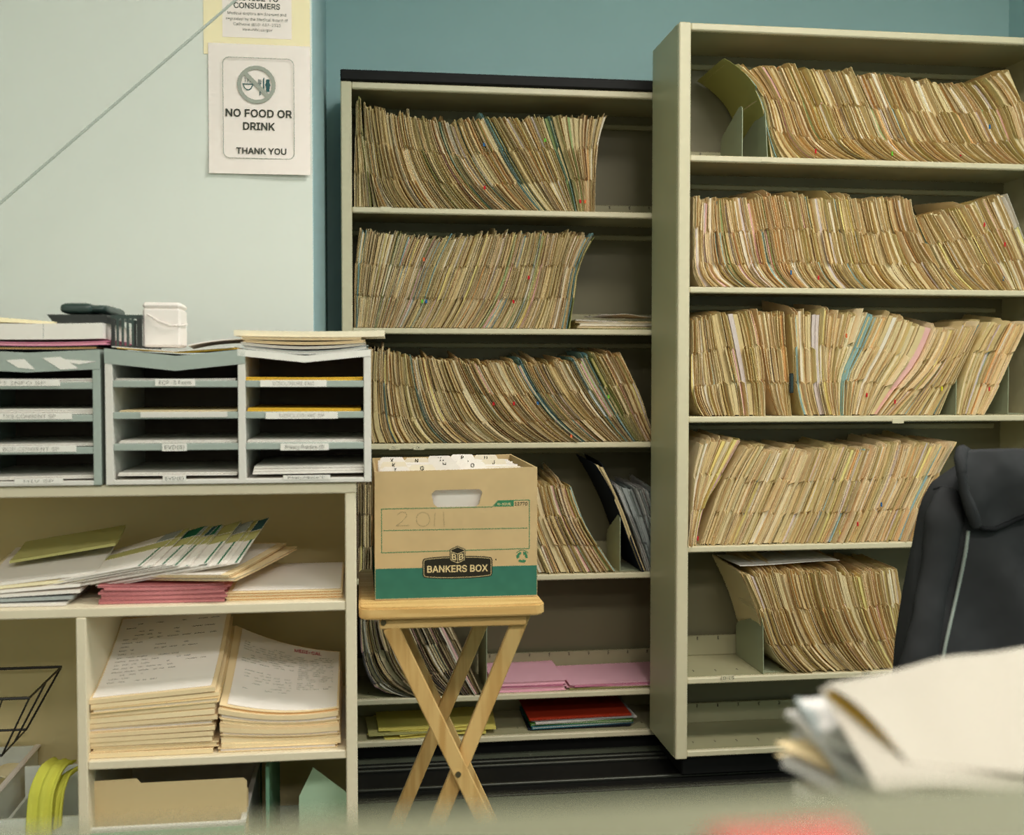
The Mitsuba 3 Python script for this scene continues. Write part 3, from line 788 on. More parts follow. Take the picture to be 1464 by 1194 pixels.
# ------------------------------------------------------------------ the paper sorters
def sorter(label, xs, z0, zsh, ztop, sags, y0=2.03, y1=2.33, front=None):
    t = thing('paper_sorter', label, 'sorter')
    w = .0065
    for x in xs:
        part(t, 'upright', bx(x - w, x + w, y0, y1, z0, ztop - .004, .001), 'm_cardboard_edge' if front is None else front)
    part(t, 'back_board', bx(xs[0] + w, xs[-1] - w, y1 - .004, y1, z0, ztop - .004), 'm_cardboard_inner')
    part(t, 'bottom_board', bx(xs[0] + w, xs[-1] - w, y0, y1 - .004, z0, z0 + .008, .001), 'm_cardboard_edge')
    for i in range(len(xs) - 1):
        for z in zsh:
            part(t, 'shelf', bx(xs[i] + w, xs[i + 1] - w, y0 + .001, y1 - .004, z - .009, z + .003, .001), 'm_cardboard_grey')
        X = np.linspace(xs[i] - w, xs[i + 1] + w, 11)
        f = 1 - np.abs(2 * (X - X[0]) / (X[-1] - X[0]) - 1)
        dip, lip = sags[i]
        g = np.zeros((11, 2, 3))
        g[..., 0] = X[:, None]
        g[:, 0, 1], g[:, 1, 1] = y0 - .001, y1
        g[:, 0, 2], g[:, 1, 2] = ztop - dip * f, ztop - dip * f * .4
        h = g.copy()
        h[..., 2] -= .004
        h2 = np.stack([g[:, 0], g[:, 0] + [0, .005, 0]], 1)
        h2[..., 2] -= .004
        h3 = h2.copy()
        h3[..., 2] -= lip
        part(t, 'top_board', cat(grid_solid(g, h), grid_solid(h2, h3)), 'm_cardboard_grey' if lip > .012 else 'm_label')
    return t


ZS = [1.072, 1.0165, .961]
sb = sorter('grey cardboard paper sorter with two columns of slots, right one on the cabinet', [-.431, -.2045, .0165], .892, ZS, 1.131, [(.013, .022), (.012, .008)])
sa = sorter('grey cardboard paper sorter cut by the left photo edge, torn front flap', [-.905, -.678, -.4515], .892, [1.069, 1.0125, .956], 1.129, [(.006, .03), (.006, .03)], front='m_cardboard_grey')
tz = at(60, 518, y=2.03)[2]
torn = unary_union([Polygon([(0, .02), (.03, .022), (.06, .002), (.03, 0)]), Polygon([(-.06, .016), (-.03, .018), (-.012, .0), (-.04, .003)]), Polygon([(.035, .018), (.09, .014), (.06, .009), (.045, .012)]), Polygon([(-.1, .017), (-.085, .019), (-.07, .004), (-.09, .0)])])
part(sa, 'torn_patch', prism(torn, .0005, (-.54, 2.0285, 1.094), EX, EZ), 'm_label', 'torn pale paper patches')


def strip(holder, u0, u1, v0, v1, s, hand=False, mat='m_label', y=2.03):
    pa, pb = at(u0, v1, y=y), at(u1, v0, y=y)
    k = part(holder, 'label_strip', bx(pa[0], pb[0], y - .0012, y + .0005, pa[2], pb[2]), mat, 'paper label strip')
    if s:
        part(k, 'lettering', text(s, (pb[2] - pa[2]) * .55, ((pa[0] + pb[0]) / 2, y - .0013, pa[2] + (pb[2] - pa[2]) * .22), EX, EZ, width=(pb[0] - pa[0]) * (.8 if hand else .62)), 'm_ink' if hand else 'm_ink_soft')


strip(sa, -25, 86, 543, 552, 'PT INFO SP')
strip(sa, -20, 103, 590.5, 600, 'TXS CONSENT SP')
strip(sa, -20, 109, 637, 647, 'BCP CONSENT SP')
strip(sa, 21, 90, 683.5, 692, 'HIV SP')
strip(sb, 222, 279, 542, 552, 'ECP-S Form', True)
strip(sb, 201, 325, 588.5, 597, None, mat='m_cardboard_edge')
strip(sb, 232, 267, 634, 645, 'EVD(S)', True)
strip(sb, 233, 266, 680, 688, 'EVD(E)', True)
strip(sb, 372, 467, 543.5, 553, 'DISCLOSURE ENG')
strip(sb, 380, 483, 589, 599, 'DISCLOSURE SP')
strip(sb, 401, 470, 634, 644, 'Privacy Practice (S)', True)
strip(sb, 405, 472, 679, 686, 'Privacy Practice "E"', True)


def slot_stack(label, u0, u1, v, z, t, mat, d=.27, bend=.0, a=0.0, name='paper_stack', lay=2):
    xa, xb = at(u0, v, y=2.04)[0], at(u1, v, y=2.04)[0]
    k = thing(name, label, 'paper', 'papers in the sorter slots')
    for q in range(lay):
        part(k, 'sheets', leaf((xa + xb) / 2 + .002 * q, 2.04 + d / 2 + .003 * q, xb - xa, d, .004 * (1 - 2 * q), sag(z + .0006 + t * q / lay, a, bend, 0, xb - xa), t / lay - .0006), mat, smooth=40)


zz = lambda k, f=.003: [1.072, 1.0165, .961, .897][k] + f  # noqa: E731
slot_stack('white papers in the second column, top slot above the handwritten ECP label', 164, 336, 540, zz(0), .004, 'm_sheet', bend=.001)
slot_stack('thin cream papers in the second column, second slot from the top', 170, 338, 584, zz(1), .003, 'm_manila_6', bend=.0005)
slot_stack('white papers in the second column, third slot from the top', 170, 338, 631, zz(2), .005, 'm_sheet')
slot_stack('white papers in the second column, lowest slot', 168, 338, 676, zz(3, .0095), .006, 'm_sheet', a=-.001)
slot_stack('orange yellow envelopes in the third column above the DISCLOSURE ENG label', 346, 518, 541, zz(0), .0065, 'm_gold', bend=.001)
slot_stack('orange yellow envelopes in the third column above the DISCLOSURE SP label', 353, 515, 586, zz(1), .0065, 'm_gold', a=-.002)
slot_stack('white papers in the third column, third slot from the top', 353, 519, 632, zz(2), .005, 'm_sheet', a=-.001)
slot_stack('thick white ream in the lowest slot of the third column', 361, 519, 676, zz(3, .0095), .0145, 'm_sheet', a=.001, lay=3)
slot_stack('white papers above the PT INFO label in the left sorter', -50, 138, 540, 1.072, .007, 'm_sheet', bend=.001)
slot_stack('thick white papers above the second label of the left sorter', -50, 139, 586, 1.0158, .0095, 'm_sheet', lay=3)
slot_stack('white papers above the BCP CONSENT label in the left sorter', -50, 140, 633, .9592, .005, 'm_sheet', a=.001)
slot_stack('white papers in the lowest slot of the left sorter', -50, 140, 680, .9012, .006, 'm_sheet', a=.002)

# on top of the sorters
xa, xb = at(-60, 490, y=2.05)[0], at(155, 490, y=2.05)[0]
xm, ww = (xa + xb) / 2, xb - xa
lying_folder('dark folder under the pink one on top of the left sorter', None, xm - .01, 2.19, ww - .02, .27, .01, sag(1.1305, .0, .002, 0, ww), .006, 'm_navy', 'm_paper_10')
lying_folder('pink folder lying under the white ream on top of the left sorter', None, xm, 2.185, ww, .26, -.015, sag(1.1385, .0, .003, 0, ww), .0065, 'm_pink', 'm_pink_pale')
t = thing('paper_ream', 'thick white paper ream under the black phone on the left sorter', 'paper')
xr0, xr1 = at(-70, 480, y=2.05)[0], at(147, 480, y=2.05)[0]
part(t, 'sheets', leaf((xr0 + xr1) / 2, 2.05 + .14, xr1 - xr0, .28, 0, sag(1.1475, .002, .002, 0, .3), .0275), 'm_sheet', smooth=30)
part(t, 'wrapper_edge', bx(at(62, 480, y=2.05)[0], at(62.6, 480, y=2.05)[0], 2.0495, 2.0505, 1.149, 1.174), 'm_grey_paper')
xp0, xp1 = at(-30, 460, y=2.06)[0], at(73, 460, y=2.06)[0]
single('yellow_pad', leaf((xp0 + xp1) / 2, 2.16, xp1 - xp0, .18, .03, sag(1.178, -.004, .0, .004, .13), lambda X, Y: .010 - .006 * np.clip(X / .13 + .5, 0, 1), 9, 7), 'm_notice', 'pale yellow pad on the white ream at the left photo edge', 'pad', smooth=40)
t = thing('desk_phone', 'black phone handset on its black base, on the white ream', 'phone')
q0, q1 = at(67, 455, y=2.09), at(150, 455, y=2.09)
base = cat(grid_solid(*[np.array([[[q0[0] + dx0 + .0, 2.09, zc], [q0[0] + dx0, 2.24, zc]], [[q1[0] + .004, 2.09, zc], [q1[0] + .004, 2.24, zc]]]) for dx0, zc in ((.0, 1.1925), (.012, 1.1765))]))
part(t, 'base', base, 'm_plastic_black')
h0, h1 = at(85, 440, y=2.10), at(153, 440, y=2.10)
hz = 1.2035


def pill(x0, x1, y0, y1, z0, z1):
    n, m = 18, 10
    U, V = np.meshgrid(np.linspace(0, 2 * math.pi, n, endpoint=False), np.linspace(-math.pi / 2, math.pi / 2, m))
    sgn = lambda c, e: np.sign(c) * np.abs(c) ** e  # noqa: E731
    x = sgn(np.cos(V), .5) * sgn(np.cos(U), .35)
    y = sgn(np.cos(V), .5) * sgn(np.sin(U), .35)
    z = sgn(np.sin(V), .7)
    P = np.stack([(x0 + x1) / 2 + x * (x1 - x0) / 2, (y0 + y1) / 2 + y * (y1 - y0) / 2, (z0 + z1) / 2 + z * (z1 - z0) / 2], -1).reshape(-1, 3)
    return trimesh.convex.convex_hull(P)


part(t, 'handset', cat(pill(h0[0], h0[0] + .058, 2.095, 2.15, 1.194, 1.2145), pill(h0[0] + .04, h1[0], 2.1, 2.28, 1.1945, 1.213)), 'm_plastic_teal', smooth=50)
part(t, 'hook', bx(h1[0] - .018, h1[0] - .012, 2.12, 2.14, 1.1915, 1.197), 'm_plastic_black')
# black letter basket
t = thing('desk_basket', 'small black slotted plastic basket left of the white pail', 'basket')
k0, k1 = at(159, 490, y=2.07), at(201, 490, y=2.16)
zb, ztp = 1.134, at(160, 450, y=2.07)[2]
bx0, bx1, by0, by1 = k0[0], k0[0] + .053, 2.07, 2.27
part(t, 'floor', bx(bx0, bx1, by0, by1, zb, zb + .003), 'm_plastic_black')
for (xa, xb, ya, yb2) in ((bx0, bx0 + .006, by0, by0 + .006), (bx1 - .009, bx1, by0, by0 + .004), (bx0, bx0 + .006, by1 - .006, by1), (bx1 - .006, bx1, by1 - .006, by1)):
    part(t, 'corner_post', bx(xa, xb, ya, yb2, zb, ztp), 'm_plastic_black')
part(t, 'rim', cat(bx(bx0, bx1, by0, by0 + .004, ztp - .007, ztp), bx(bx0, bx1, by1 - .004, by1, ztp - .007, ztp), bx(bx0, bx0 + .004, by0, by1, ztp - .007, ztp), bx(bx1 - .004, bx1, by0, by1, ztp - .007, ztp)), 'm_plastic_teal')
for x in np.linspace(bx0 + .011, bx1 - .016, 4):
    part(t, 'slat', bx(x - .002, x + .002, by0 + .0005, by0 + .003, zb, ztp - .006), 'm_plastic_teal')
part(t, 'rear_panel', bx(bx0 + .03, bx1 - .006, by1 - .003, by1 - .001, zb, ztp - .006), 'm_plastic_black')
# white pail
t = thing('white_pail', 'white square pail with lid and thin handle on the right sorter', 'pail')
p0, p1 = at(203, 495, y=2.08), at(259, 495, y=2.08)
zt2 = at(230, 432, y=2.08)[2]
zb2 = 1.135
part(t, 'body', bx(p0[0] + .001, p1[0] - .001, 2.08, 2.16, zb2, zt2 - .010, .004), 'm_plastic_white', smooth=30)
part(t, 'lid', bx(p0[0] + .0002, p1[0] - .0002, 2.0792, 2.1608, zt2 - .012, zt2, .005), 'm_plastic_white', smooth=30)
hp = [(p0[0] - .001, 2.10, zt2 - .018), (p0[0] + .012, 2.077, zt2 - .023), (p0[0] + .03, 2.074, zt2 - .034), (p0[0] + .048, 2.074, zt2 - .041), (p1[0] - .002, 2.076, zt2 - .042), (p1[0] + .004, 2.10, zt2 - .039), (p1[0] + .003, 2.14, zt2 - .036)]
part(t, 'handle', tube(hp, .0014, 8), 'm_plastic_white', smooth=True)
# papers and folders on the right sorter
xs0, xs1 = at(166, 495, y=2.04)[0], at(340, 495, y=2.04)[0]
vee = lambda z: (lambda X, Y: z - .012 * (1 - np.abs(2 * X / .235)) * (.75 - .5 * np.clip(Y / .26 + .5, 0, 1)))  # noqa: E731
single('manila_sheet', leaf((xs0 + xs1) / 2, 2.17, xs1 - xs0, .26, .01, vee(1.1325), .0012, 13, 5), 'm_gold', 'orange edged sheet right under the white sheet before the pail', 'paper')
k = single('white_sheet', leaf((xs0 + xs1) / 2 - .006, 2.168, xs1 - xs0, .26, -.01, vee(1.1345), .0016, 13, 5), 'm_sheet', 'white sheets under the white pail on the right sorter', 'paper')
xq0, xq1 = at(258, 490, y=2.05)[0], at(350, 490, y=2.05)[0]
single('white_sheet', leaf((xq0 + xq1) / 2, 2.18, xq1 - xq0, .24, .1, sag(1.1365, .012, -.004, 0, xq1 - xq0), .0014), 'm_white', 'white sheet curling up between the pail and the manila folder', 'paper', smooth=40)
xf0, xf1 = at(345, 490, y=2.04)[0], at(527, 490, y=2.04)[0]
zc = 1.1325
for i, (m, pm, th, du, nm) in enumerate([('m_grey_paper', 'm_paper_11', .0065, 0, 'grey bottom'), ('m_sheet', 'm_paper_2', .004, -.006, 'white second'), ('m_manila_2', 'm_paper_2', .0045, .0, 'manila third'), ('m_manila_6', 'm_paper_2', .004, -.008, 'cream fourth')]):
    lying_folder(f'{nm} layer of the folders lying on the right end of the sorter', 'folders on the right end of the sorter', (xf0 + xf1) / 2 + du, 2.175, xf1 - xf0 - .004 * i, .26, [.0, .02, -.015, .01][i],
                 sag(zc, .0, .011 - .003 * i, 0, xf1 - xf0), th, m, pm)
    zc += th + .0006
matte('m_notice_pale', (232, 222, 196))
xg0, xg1 = at(336, 485, y=2.04)[0], at(553, 485, y=2.04)[0]
lying_folder('large cream folder jutting right past the sorter, topmost', None, (xg0 + xg1) / 2, 2.17, xg1 - xg0, .24, -.03, sag(zc + .001, .0, .002, .004, xg1 - xg0), .0105, 'm_notice_pale', 'm_notice_pale', closed=True)

# ------------------------------------------------------------------ in the cabinet: upper shelf
Z1 = .675
r = np.random.default_rng(60)
xa, xb = at(-70, 868, y=2.06)[0], at(100, 868, y=2.06)[0]
for i in range(6):
    dx = .004 * r.normal()
    single('form_bundle', leaf((xa + xb) / 2 + dx + .006 * i, 2.06 + .13 + .004 * i, xb - xa, .25, -.03 + .012 * i, sag(Z1 + .0005 + .0062 * i, .004 * i, 0, .006 * i, xb - xa, .25), .0052), ['m_sheet', 'm_grey_paper', 'm_sheet', 'm_white', 'm_notice', 'm_sheet'][i],
           f'white bundle of forms, {ordinal(i + 1)} from below in the pile at the left photo edge', 'papers', 'form bundles on the cabinet shelf', smooth=40)
ob = single('olive_pad', leaf((xa + xb) / 2 + .055, 2.06 + .185, xb - xa - .01, .12, .04, sag(Z1 + .058, .03, 0, .02, xb - xa, .13), .005), 'm_olive_paper', 'olive carbon form pad on top of the left pile in the cabinet', 'papers', smooth=40)
for i in range(15):
    f = i / 14
    w = .2 + .015 * r.random()
    x0 = -.415 - .0105 * i + .004 * r.normal()
    a = -.16 - .05 * r.random()
    cx, cy = x0 + w / 2, 2.06 + .112 + .008 * r.random()
    zf = lambda X, Y, cx=cx, i=i: Z1 + .002 + .0021 * i + .30 * np.clip(cx + X + .565, 0, 1) ** 1.0 * (.62 + .38 * np.clip(Y / .21 + .5, 0, 1)) + .012 * np.clip(Y / .21 + .5, 0, 1)  # noqa: E731
    k = thing('carbon_form', f'white carbon form with olive stub, {ordinal(i + 1)} from the right in the fan', 'form', 'fanned carbon forms')
    part(k, 'sheet', leaf(cx, cy, w, .21, a, zf, .0015, 9, 7), 'm_white' if i % 3 else 'm_sheet', smooth=40)
    up = lambda X, Y, zf=zf: zf(X, Y) + .0016  # noqa: E731
    part(k, 'stub', leaf(cx, cy, w, .21, a, up, .0004, 7, 5, (.07, 0, .105, .06)), 'm_olive_paper', 'olive stub')
    if i % 3 != 1:
        part(k, 'edge_stripe', leaf(cx, cy, w, .21, a, up, .0003, 3, 5, (w - .008, .004, .0, .105)), 'm_green_dark', 'dark green edge stripe')
    part(k, 'tail', leaf(cx, cy, w, .21, a, up, .0004, 4, 3, (w - .035, 0, .155, 0)), ['m_teal_dark', 'm_olive_paper', 'm_grey_paper', 'm_green_dark'][i % 4], 'dark end piece')
e0, e1 = at(262, 806, y=2.2), at(346, 784, y=2.2)
single('folded_form', leaf((e0[0] + e1[0]) / 2 + .004, 2.205, e1[0] - e0[0], .045, -.12, sag(e0[2] - .003, .024, 0, 0, e1[0] - e0[0], .04), .004), 'm_olive_paper', 'olive folded form jutting right from the fan of carbon forms', 'form')
xa, xb = at(142, 862, y=2.06)[0], at(323, 862, y=2.06)[0]
for i in range(8):
    lying_folder(f'rose pink folder, {ordinal(i + 1)} from below in the stack under the fanned forms', 'rose folders on the cabinet shelf', (xa + xb) / 2 + .003 * r.normal(), 2.06 + .125, xb - xa, .24, .02 * r.normal(), sag(Z1 + .0006 + .0043 * i, .0, .0008 * i / 2, .002, xb - xa), .0036,
                 'm_rose', 'm_pink_pale' if i % 3 else 'm_rose', name='rose_folder', closed=i % 2 == 0)
single('paper_block', bx(.34, .9, .5, .84, .7005, .7605, .002), 'm_sheet', 'thick paper block on the desk under the blurred foreground folders', 'paper')
zt = Z1 + .0006 + 8 * .0043
lying_folder('manila folder holding white papers, askew on the rose pink stack', None, at(318, 820, y=2.2)[0] - .012, 2.205, .215, .285, -.34, sag(zt + .001, .006, 0, .014, .215, .285), .006, 'm_manila_2', 'm_sheet')
k = lying_folder('open manila folder with a white top sheet, topmost on the rose pink stack', None, at(300, 815, y=2.2)[0] - .006, 2.2, .215, .285, -.3, sag(zt + .0085, .006, 0, .016, .215, .285), .004, 'm_manila_6', 'm_sheet')
part(k, 'top_sheet', leaf(at(300, 815, y=2.2)[0] - .014, 2.195, .195, .27, -.3, sag(zt + .0127, .006, 0, .016, .215, .285), .0007), 'm_white', 'white top sheet')
xa, xb = at(321, 850, y=2.06)[0], at(490, 850, y=2.06)[0]
for i in range(3):
    k = lying_folder(f'manila folder, {["bottom", "middle", "top"][i]} of the three flat ones at the right end of the cabinet shelf', 'flat folders at the shelf end', (xa + xb) / 2, 2.06 + .14, xb - xa - .002, .27, [.012, -.008, .0][i], sag(Z1 + .0006 + .0052 * i, 0, .0004, .003 * i, xb - xa), .0045, 'm_manila_2', 'm_paper_10')
part(k, 'top_sheet', leaf((xa + xb) / 2 + .004, 2.06 + .145, xb - xa - .016, .255, 0, sag(Z1 + .0165, 0, .0004, .006, xb - xa), .0008), 'm_white', 'white top sheet')


def lines(holder, cx, cy, w, d, a, zf, rows, rr, mat='m_ink_soft'):
    """Rows of printed and written words on a lying sheet."""
    ms = []
    for y, x0, x1, hgt in rows:
        x = x0
        while x < x1:
            L = rr.uniform(.006, .022)
            if rr.random() < .8:
                ms.append(leaf(cx, cy, w, d, a, lambda X, Y: zf(X, Y) + .0001, .0002, 2, 2, (w / 2 + x, w / 2 - min(x + L, x1), d / 2 + y, d / 2 - y - hgt)))
            x += L + rr.uniform(.003, .01)
    part(holder, 'print', cat(ms), mat, 'lines of print', kind='stuff')


# lower compartment: two high stacks of record folders
Z2 = .4005
xa, xb = at(122, 1080, y=2.055)[0], at(309, 1080, y=2.055)[0]
ws = xb - xa
N = 12
zc = 0.0
for i in range(N):
    f = i / (N - 1)
    th = .0066 + .0026 * r.random()
    zf = sag(Z2 + .0005 + zc, .016 * f, .0, .085 * f ** 1.2, ws, .29)
    dx, dy, da = (.003 * r.normal(), .003 * r.normal(), .01 * r.normal()) if i < N - 1 else (0, 0, .005)
    if 3 <= i <= 5:
        dx -= .006
    if 8 < i < N - 1:
        dx += .005
    m = ['m_manila_6', 'm_manila_2', 'm_manila_0', 'm_manila_4'][r.integers(4)]
    k = lying_folder(f'thick manila record folder, {ordinal(i + 1)} from below in the left cabinet stack' if i < N - 1 else 'top manila record folder of the left cabinet stack, page of writing on it', 'record folders in the left cabinet stack',
                     (xa + xb) / 2 + dx, 2.055 + .15 + dy, ws - .004, .29, da, zf, th, m, ['m_paper_2', 'm_paper_0', 'm_paper_11'][i % 3], name='record_folder', closed=i % 4 != 1)
    zc += th + .0008
zf0 = zf
zf2 = lambda X, Y: zf0(X, Y) + th + .0004  # noqa: E731
part(k, 'page', leaf((xa + xb) / 2, 2.205, ws - .02, .275, .005, lambda X, Y: zf2(X, Y) + .0006, .0008), 'm_white', 'white page with writing')
zf3 = lambda X, Y: zf2(X, Y) + .0015  # noqa: E731
rows = [(.115 - .0125 * q, -.09 + (.02 if q in (0, 3) else 0), [.09, -.04, .085, .02, .09, -.05, .04, .08, -.06, .07, .05, .085, .02, .03, -.03, -.05, .0, -.04, .02][q], .0022) for q in range(17)]
lines(k, (xa + xb) / 2 + dx, 2.205, ws - .02, .275, .005, zf3, rows, r)
part(k, 'tab', leaf((xa + xb) / 2 - ws / 2 - .004, 2.24, .02, .1, .0, lambda X, Y: zf0(X - ws / 2, Y + .03) - .004, .001), 'm_manila_2')
xc, xd = at(313, 1080, y=2.055)[0], at(488, 1080, y=2.055)[0]
wr = xd - xc
N = 11
zc = 0.0
for i in range(N):
    f = i / (N - 1)
    th = .0060 + .0022 * r.random()

    def zr(X, Y, f=f, zc=zc):
        q = np.clip(Y / .29 + .5, 0, 1) ** 1.3
        return Z2 + .0005 + zc - .014 * f * (X / wr + .5) - .012 * f * (1 - (2 * X / wr) ** 2) + q * f * (.082 - .05 * (X / wr + .5))
    m = ['m_manila_6', 'm_manila_2', 'm_manila_8', 'm_manila_4'][r.integers(4)]
    k = lying_folder(f'bowed manila record folder, {ordinal(i + 1)} from below in the right cabinet stack' if i < N - 1 else 'top manila record folder of the right cabinet stack, page stamped in red', 'record folders in the right cabinet stack',
                     (xc + xd) / 2 + .002 * r.normal(), 2.055 + .15 + .002 * r.normal(), wr - .005, .29, .006 * r.normal(), zr, th, m, ['m_paper_11', 'm_paper_2', 'm_paper_10', 'm_paper_0'][i % 4], name='record_folder', closed=i % 4 not in (0, 3) and i < N - 1)
    zc += th + .0008
zp = lambda X, Y: zr(X, Y) + th + .0004  # noqa: E731
cxr, cyr = (xc + xd) / 2 + .003, 2.2075
part(k, 'page', leaf(cxr, cyr, wr - .022, .275, .0, zp, .0008), 'm_white', 'white page stamped in red')
zq = lambda X, Y: zp(X, Y) + .0009  # noqa: E731
lines(k, cxr, cyr, wr - .022, .275, 0, zq, [(.12, -.03, .0, .002)] + [(.098 - .0085 * q, -.09, .02, .0018) for q in range(9)] + [(.098 - .0085 * q, .02, .088, .0018) for q in range(18)] + [(.0 - .011 * q, -.08, .01, .0016) for q in range(7)], r, 'm_ink_grey')
tx, ty = .035, .112
g0 = np.array([cxr + tx, cyr + ty, float(zq(np.array(tx), np.array(ty))) + .0006])
gx = np.array([1, 0, float(zq(np.array(tx + .03), np.array(ty)) - zq(np.array(tx - .03), np.array(ty))) / .06])
gy = np.array([0, 1, float(zq(np.array(tx), np.array(ty + .02)) - zq(np.array(tx), np.array(ty - .02))) / .04])
part(k, 'stamp', text('MEDI-CAL', .013, g0, gx, gy, .0004, True, width=.056), 'm_ink_red', 'red MEDI-CAL stamp')

# bottom compartment: storage box with a manila folder, green folders
zr_ = .272
q0, q1 = at(106, 1168, y=2.06)[0] + .02, at(349, 1165, y=2.06)[0]
t = thing('storage_box', 'white and green open storage box at the bottom of the cabinet', 'box')
part(t, 'body', cat(bx(q0, q1, 2.06, 2.064, .001, zr_), bx(q0, q1, 2.43, 2.434, .001, zr_ + .02), bx(q0, q0 + .004, 2.064, 2.43, .001, zr_), bx(q1 - .004, q1, 2.064, 2.43, .001, zr_ + .002), bx(q0, q1, 2.06, 2.43, .001, .005)), 'm_sheet')
part(t, 'rim', cat(bx(q1 - .007, q1 + .003, 2.058, 2.436, zr_ - .002, zr_ + .005, .001), bx(q0, q1 - .007, 2.058, 2.066, zr_ - .004, zr_ + .002, .001)), 'm_white')
part(t, 'green_print', prism(sbox(0, 0, q1 - q0, .2).difference(affinity.scale(Point((q1 - q0) * .75, .02).buffer(.1), 1.6, 1.6)), .0005, (q0, 2.0595, .065), EX, EZ), 'm_stick_bluegreen', 'green printed area')
part(t, 'side_print', bx(q1 + .0001, q1 + .0006, 2.395, 2.425, .001, zr_), 'm_green_dark', 'green edge on the side')
w_ = at(353, 1130, y=2.09)[0] - at(120, 1130, y=2.09)[0]
xq = at(120, 1130, y=2.09)[0]
h_ = at(240, 1122, y=2.09)[2]
tabp = Polygon([(0, .01), (w_, .01), (w_, h_ - .006), (w_ - .006, h_), (w_ * .345, h_ - .001), (w_ * .32, h_ + .008), (.0, h_ + .006)])
k = thing('tabbed_folder', 'plain manila tabbed folder standing in the white storage box', 'folder')
part(k, 'cover', prism(tabp, .001, (xq, 2.092, 0.006), EX, EZ), 'm_manila_5')
part(k, 'papers', bx(xq + .004, xq + w_ - .004, 2.0925, 2.115, .008, h_ - .03), 'm_sheet')
part(k, 'rear_cover', prism(affinity.scale(tabp, 1, .93, origin=(0, 0)), .001, (xq, 2.117, 0.006), EX, EZ), 'm_manila_5')
u0 = at(393, 1100, y=2.3)
single('green_folder', bx(u0[0] - .004, u0[0] + .003, 2.12, 2.4, .001, .35, .001), 'm_folder_sage', 'sage green folder standing beside the white storage box', 'folder')
g1, g2, g3, g4 = at(428, 1136, y=2.16), at(449, 1086, y=2.2), at(496, 1136, y=2.14), at(496, 1150, y=2.14)
pts = [(.0, -.2), (.0, 0), (g2[0] - g1[0], g2[2] - g1[2]), (g3[0] - g1[0], g3[2] - g1[2]), (g3[0] - g1[0], -.2)]
single('pale_green_sheet', prism(Polygon(pts), .002, (g1[0], 2.15, g1[2]), EX, (0, .15, 1)), 'm_pale_green', 'pale green pointed sheet leaning at the right end of the cabinet bottom', 'paper')
single('grey_sheet', prism(sbox(0, 0, .07, .19), .002, (at(398, 1130, y=2.3)[0], 2.32, .002), EX, (0, .1, 1)), 'm_grey_paper', 'grey sheet standing behind the pale green sheet', 'paper')

# bottom left: bin, wire basket, yellow cloth
t = thing('plastic_bin', 'white plastic bin full of packets at the lower left photo edge', 'bin')
bx_, zb_ = at(52, 1068, z=.3)[0], .3
part(t, 'body', cat(bx(bx_ - .004, bx_, 2.12, 2.465, .002, zb_, .001), bx(-1.05, bx_ - .004, 2.12, 2.124, .002, zb_), bx(-1.05, bx_ - .004, 2.461, 2.465, .002, zb_), bx(-1.05, -1.046, 2.124, 2.461, .002, zb_), bx(-1.05, bx_, 2.12, 2.465, .001, .004)), 'm_plastic_grey')
part(t, 'rim', cat(bx(bx_ - .006, bx_ + .006, 2.115, 2.468, zb_ - .004, zb_ + .002, .002), bx(-1.05, bx_ - .006, 2.115, 2.126, zb_ - .004, zb_ + .002, .002)), 'm_plastic_white')
for i in range(14):
    cx, cy = bx_ - .03 - .24 * r.random(), 2.16 + .26 * r.random()
    single('packet', leaf(cx, cy, .05, .07, r.uniform(0, 3), sag(.225 + .004 * i, r.uniform(-.02, .02), -.004, 0, .05, .07), .003, 5, 5), ['m_white', 'm_grey_paper', 'm_notice', 'm_pink_pale', 'm_pale_green'][i % 5],
           f'small packet, {ordinal(i + 1)} from below in the white plastic bin', 'packet', 'packets in the plastic bin', smooth=40)
single('bin_liner', bx(-1.04, bx_ - .006, 2.13, 2.455, .006, .222), 'm_sheet', 'white filling under the packets in the plastic bin', 'filling')
t = thing('wire_basket', 'black wire basket above the white plastic bin, lower left', 'basket')
a0, a1 = at(42, 998, y=2.2), at(-2, 1088, y=2.2)
zt_, zb2 = a0[2], at(0, 1090, y=2.2)[2]
X0, X1, x0_, x1_ = -1.1, a0[0], -1.04, a1[0] - .006
ya, yb_, yc, yd = 2.2, 2.43, 2.24, 2.40
part(t, 'rim_wire', tube([(X0, ya, zt_), (X1, ya, zt_), (X1, yb_, zt_), (X0, yb_, zt_), (X0, ya, zt_)], .003, 8), 'm_wire')
part(t, 'base_wire', tube([(x0_, yc, zb2), (x1_, yc, zb2), (x1_, yd, zb2), (x0_, yd, zb2), (x0_, yc, zb2)], .0025, 8), 'm_wire')
for f in np.linspace(0, 1, 3):
    part(t, 'upright_wire', tube([(X1, ya + (yb_ - ya) * f, zt_), (x1_, yc + (yd - yc) * f, zb2)], .0022, 6), 'm_wire')
for f in np.linspace(0, .9, 7):
    part(t, 'upright_wire', tube([(X0 + (X1 - X0) * f, ya, zt_), (x0_ + (x1_ - x0_) * f, yc, zb2)], .0016, 6), 'm_wire')


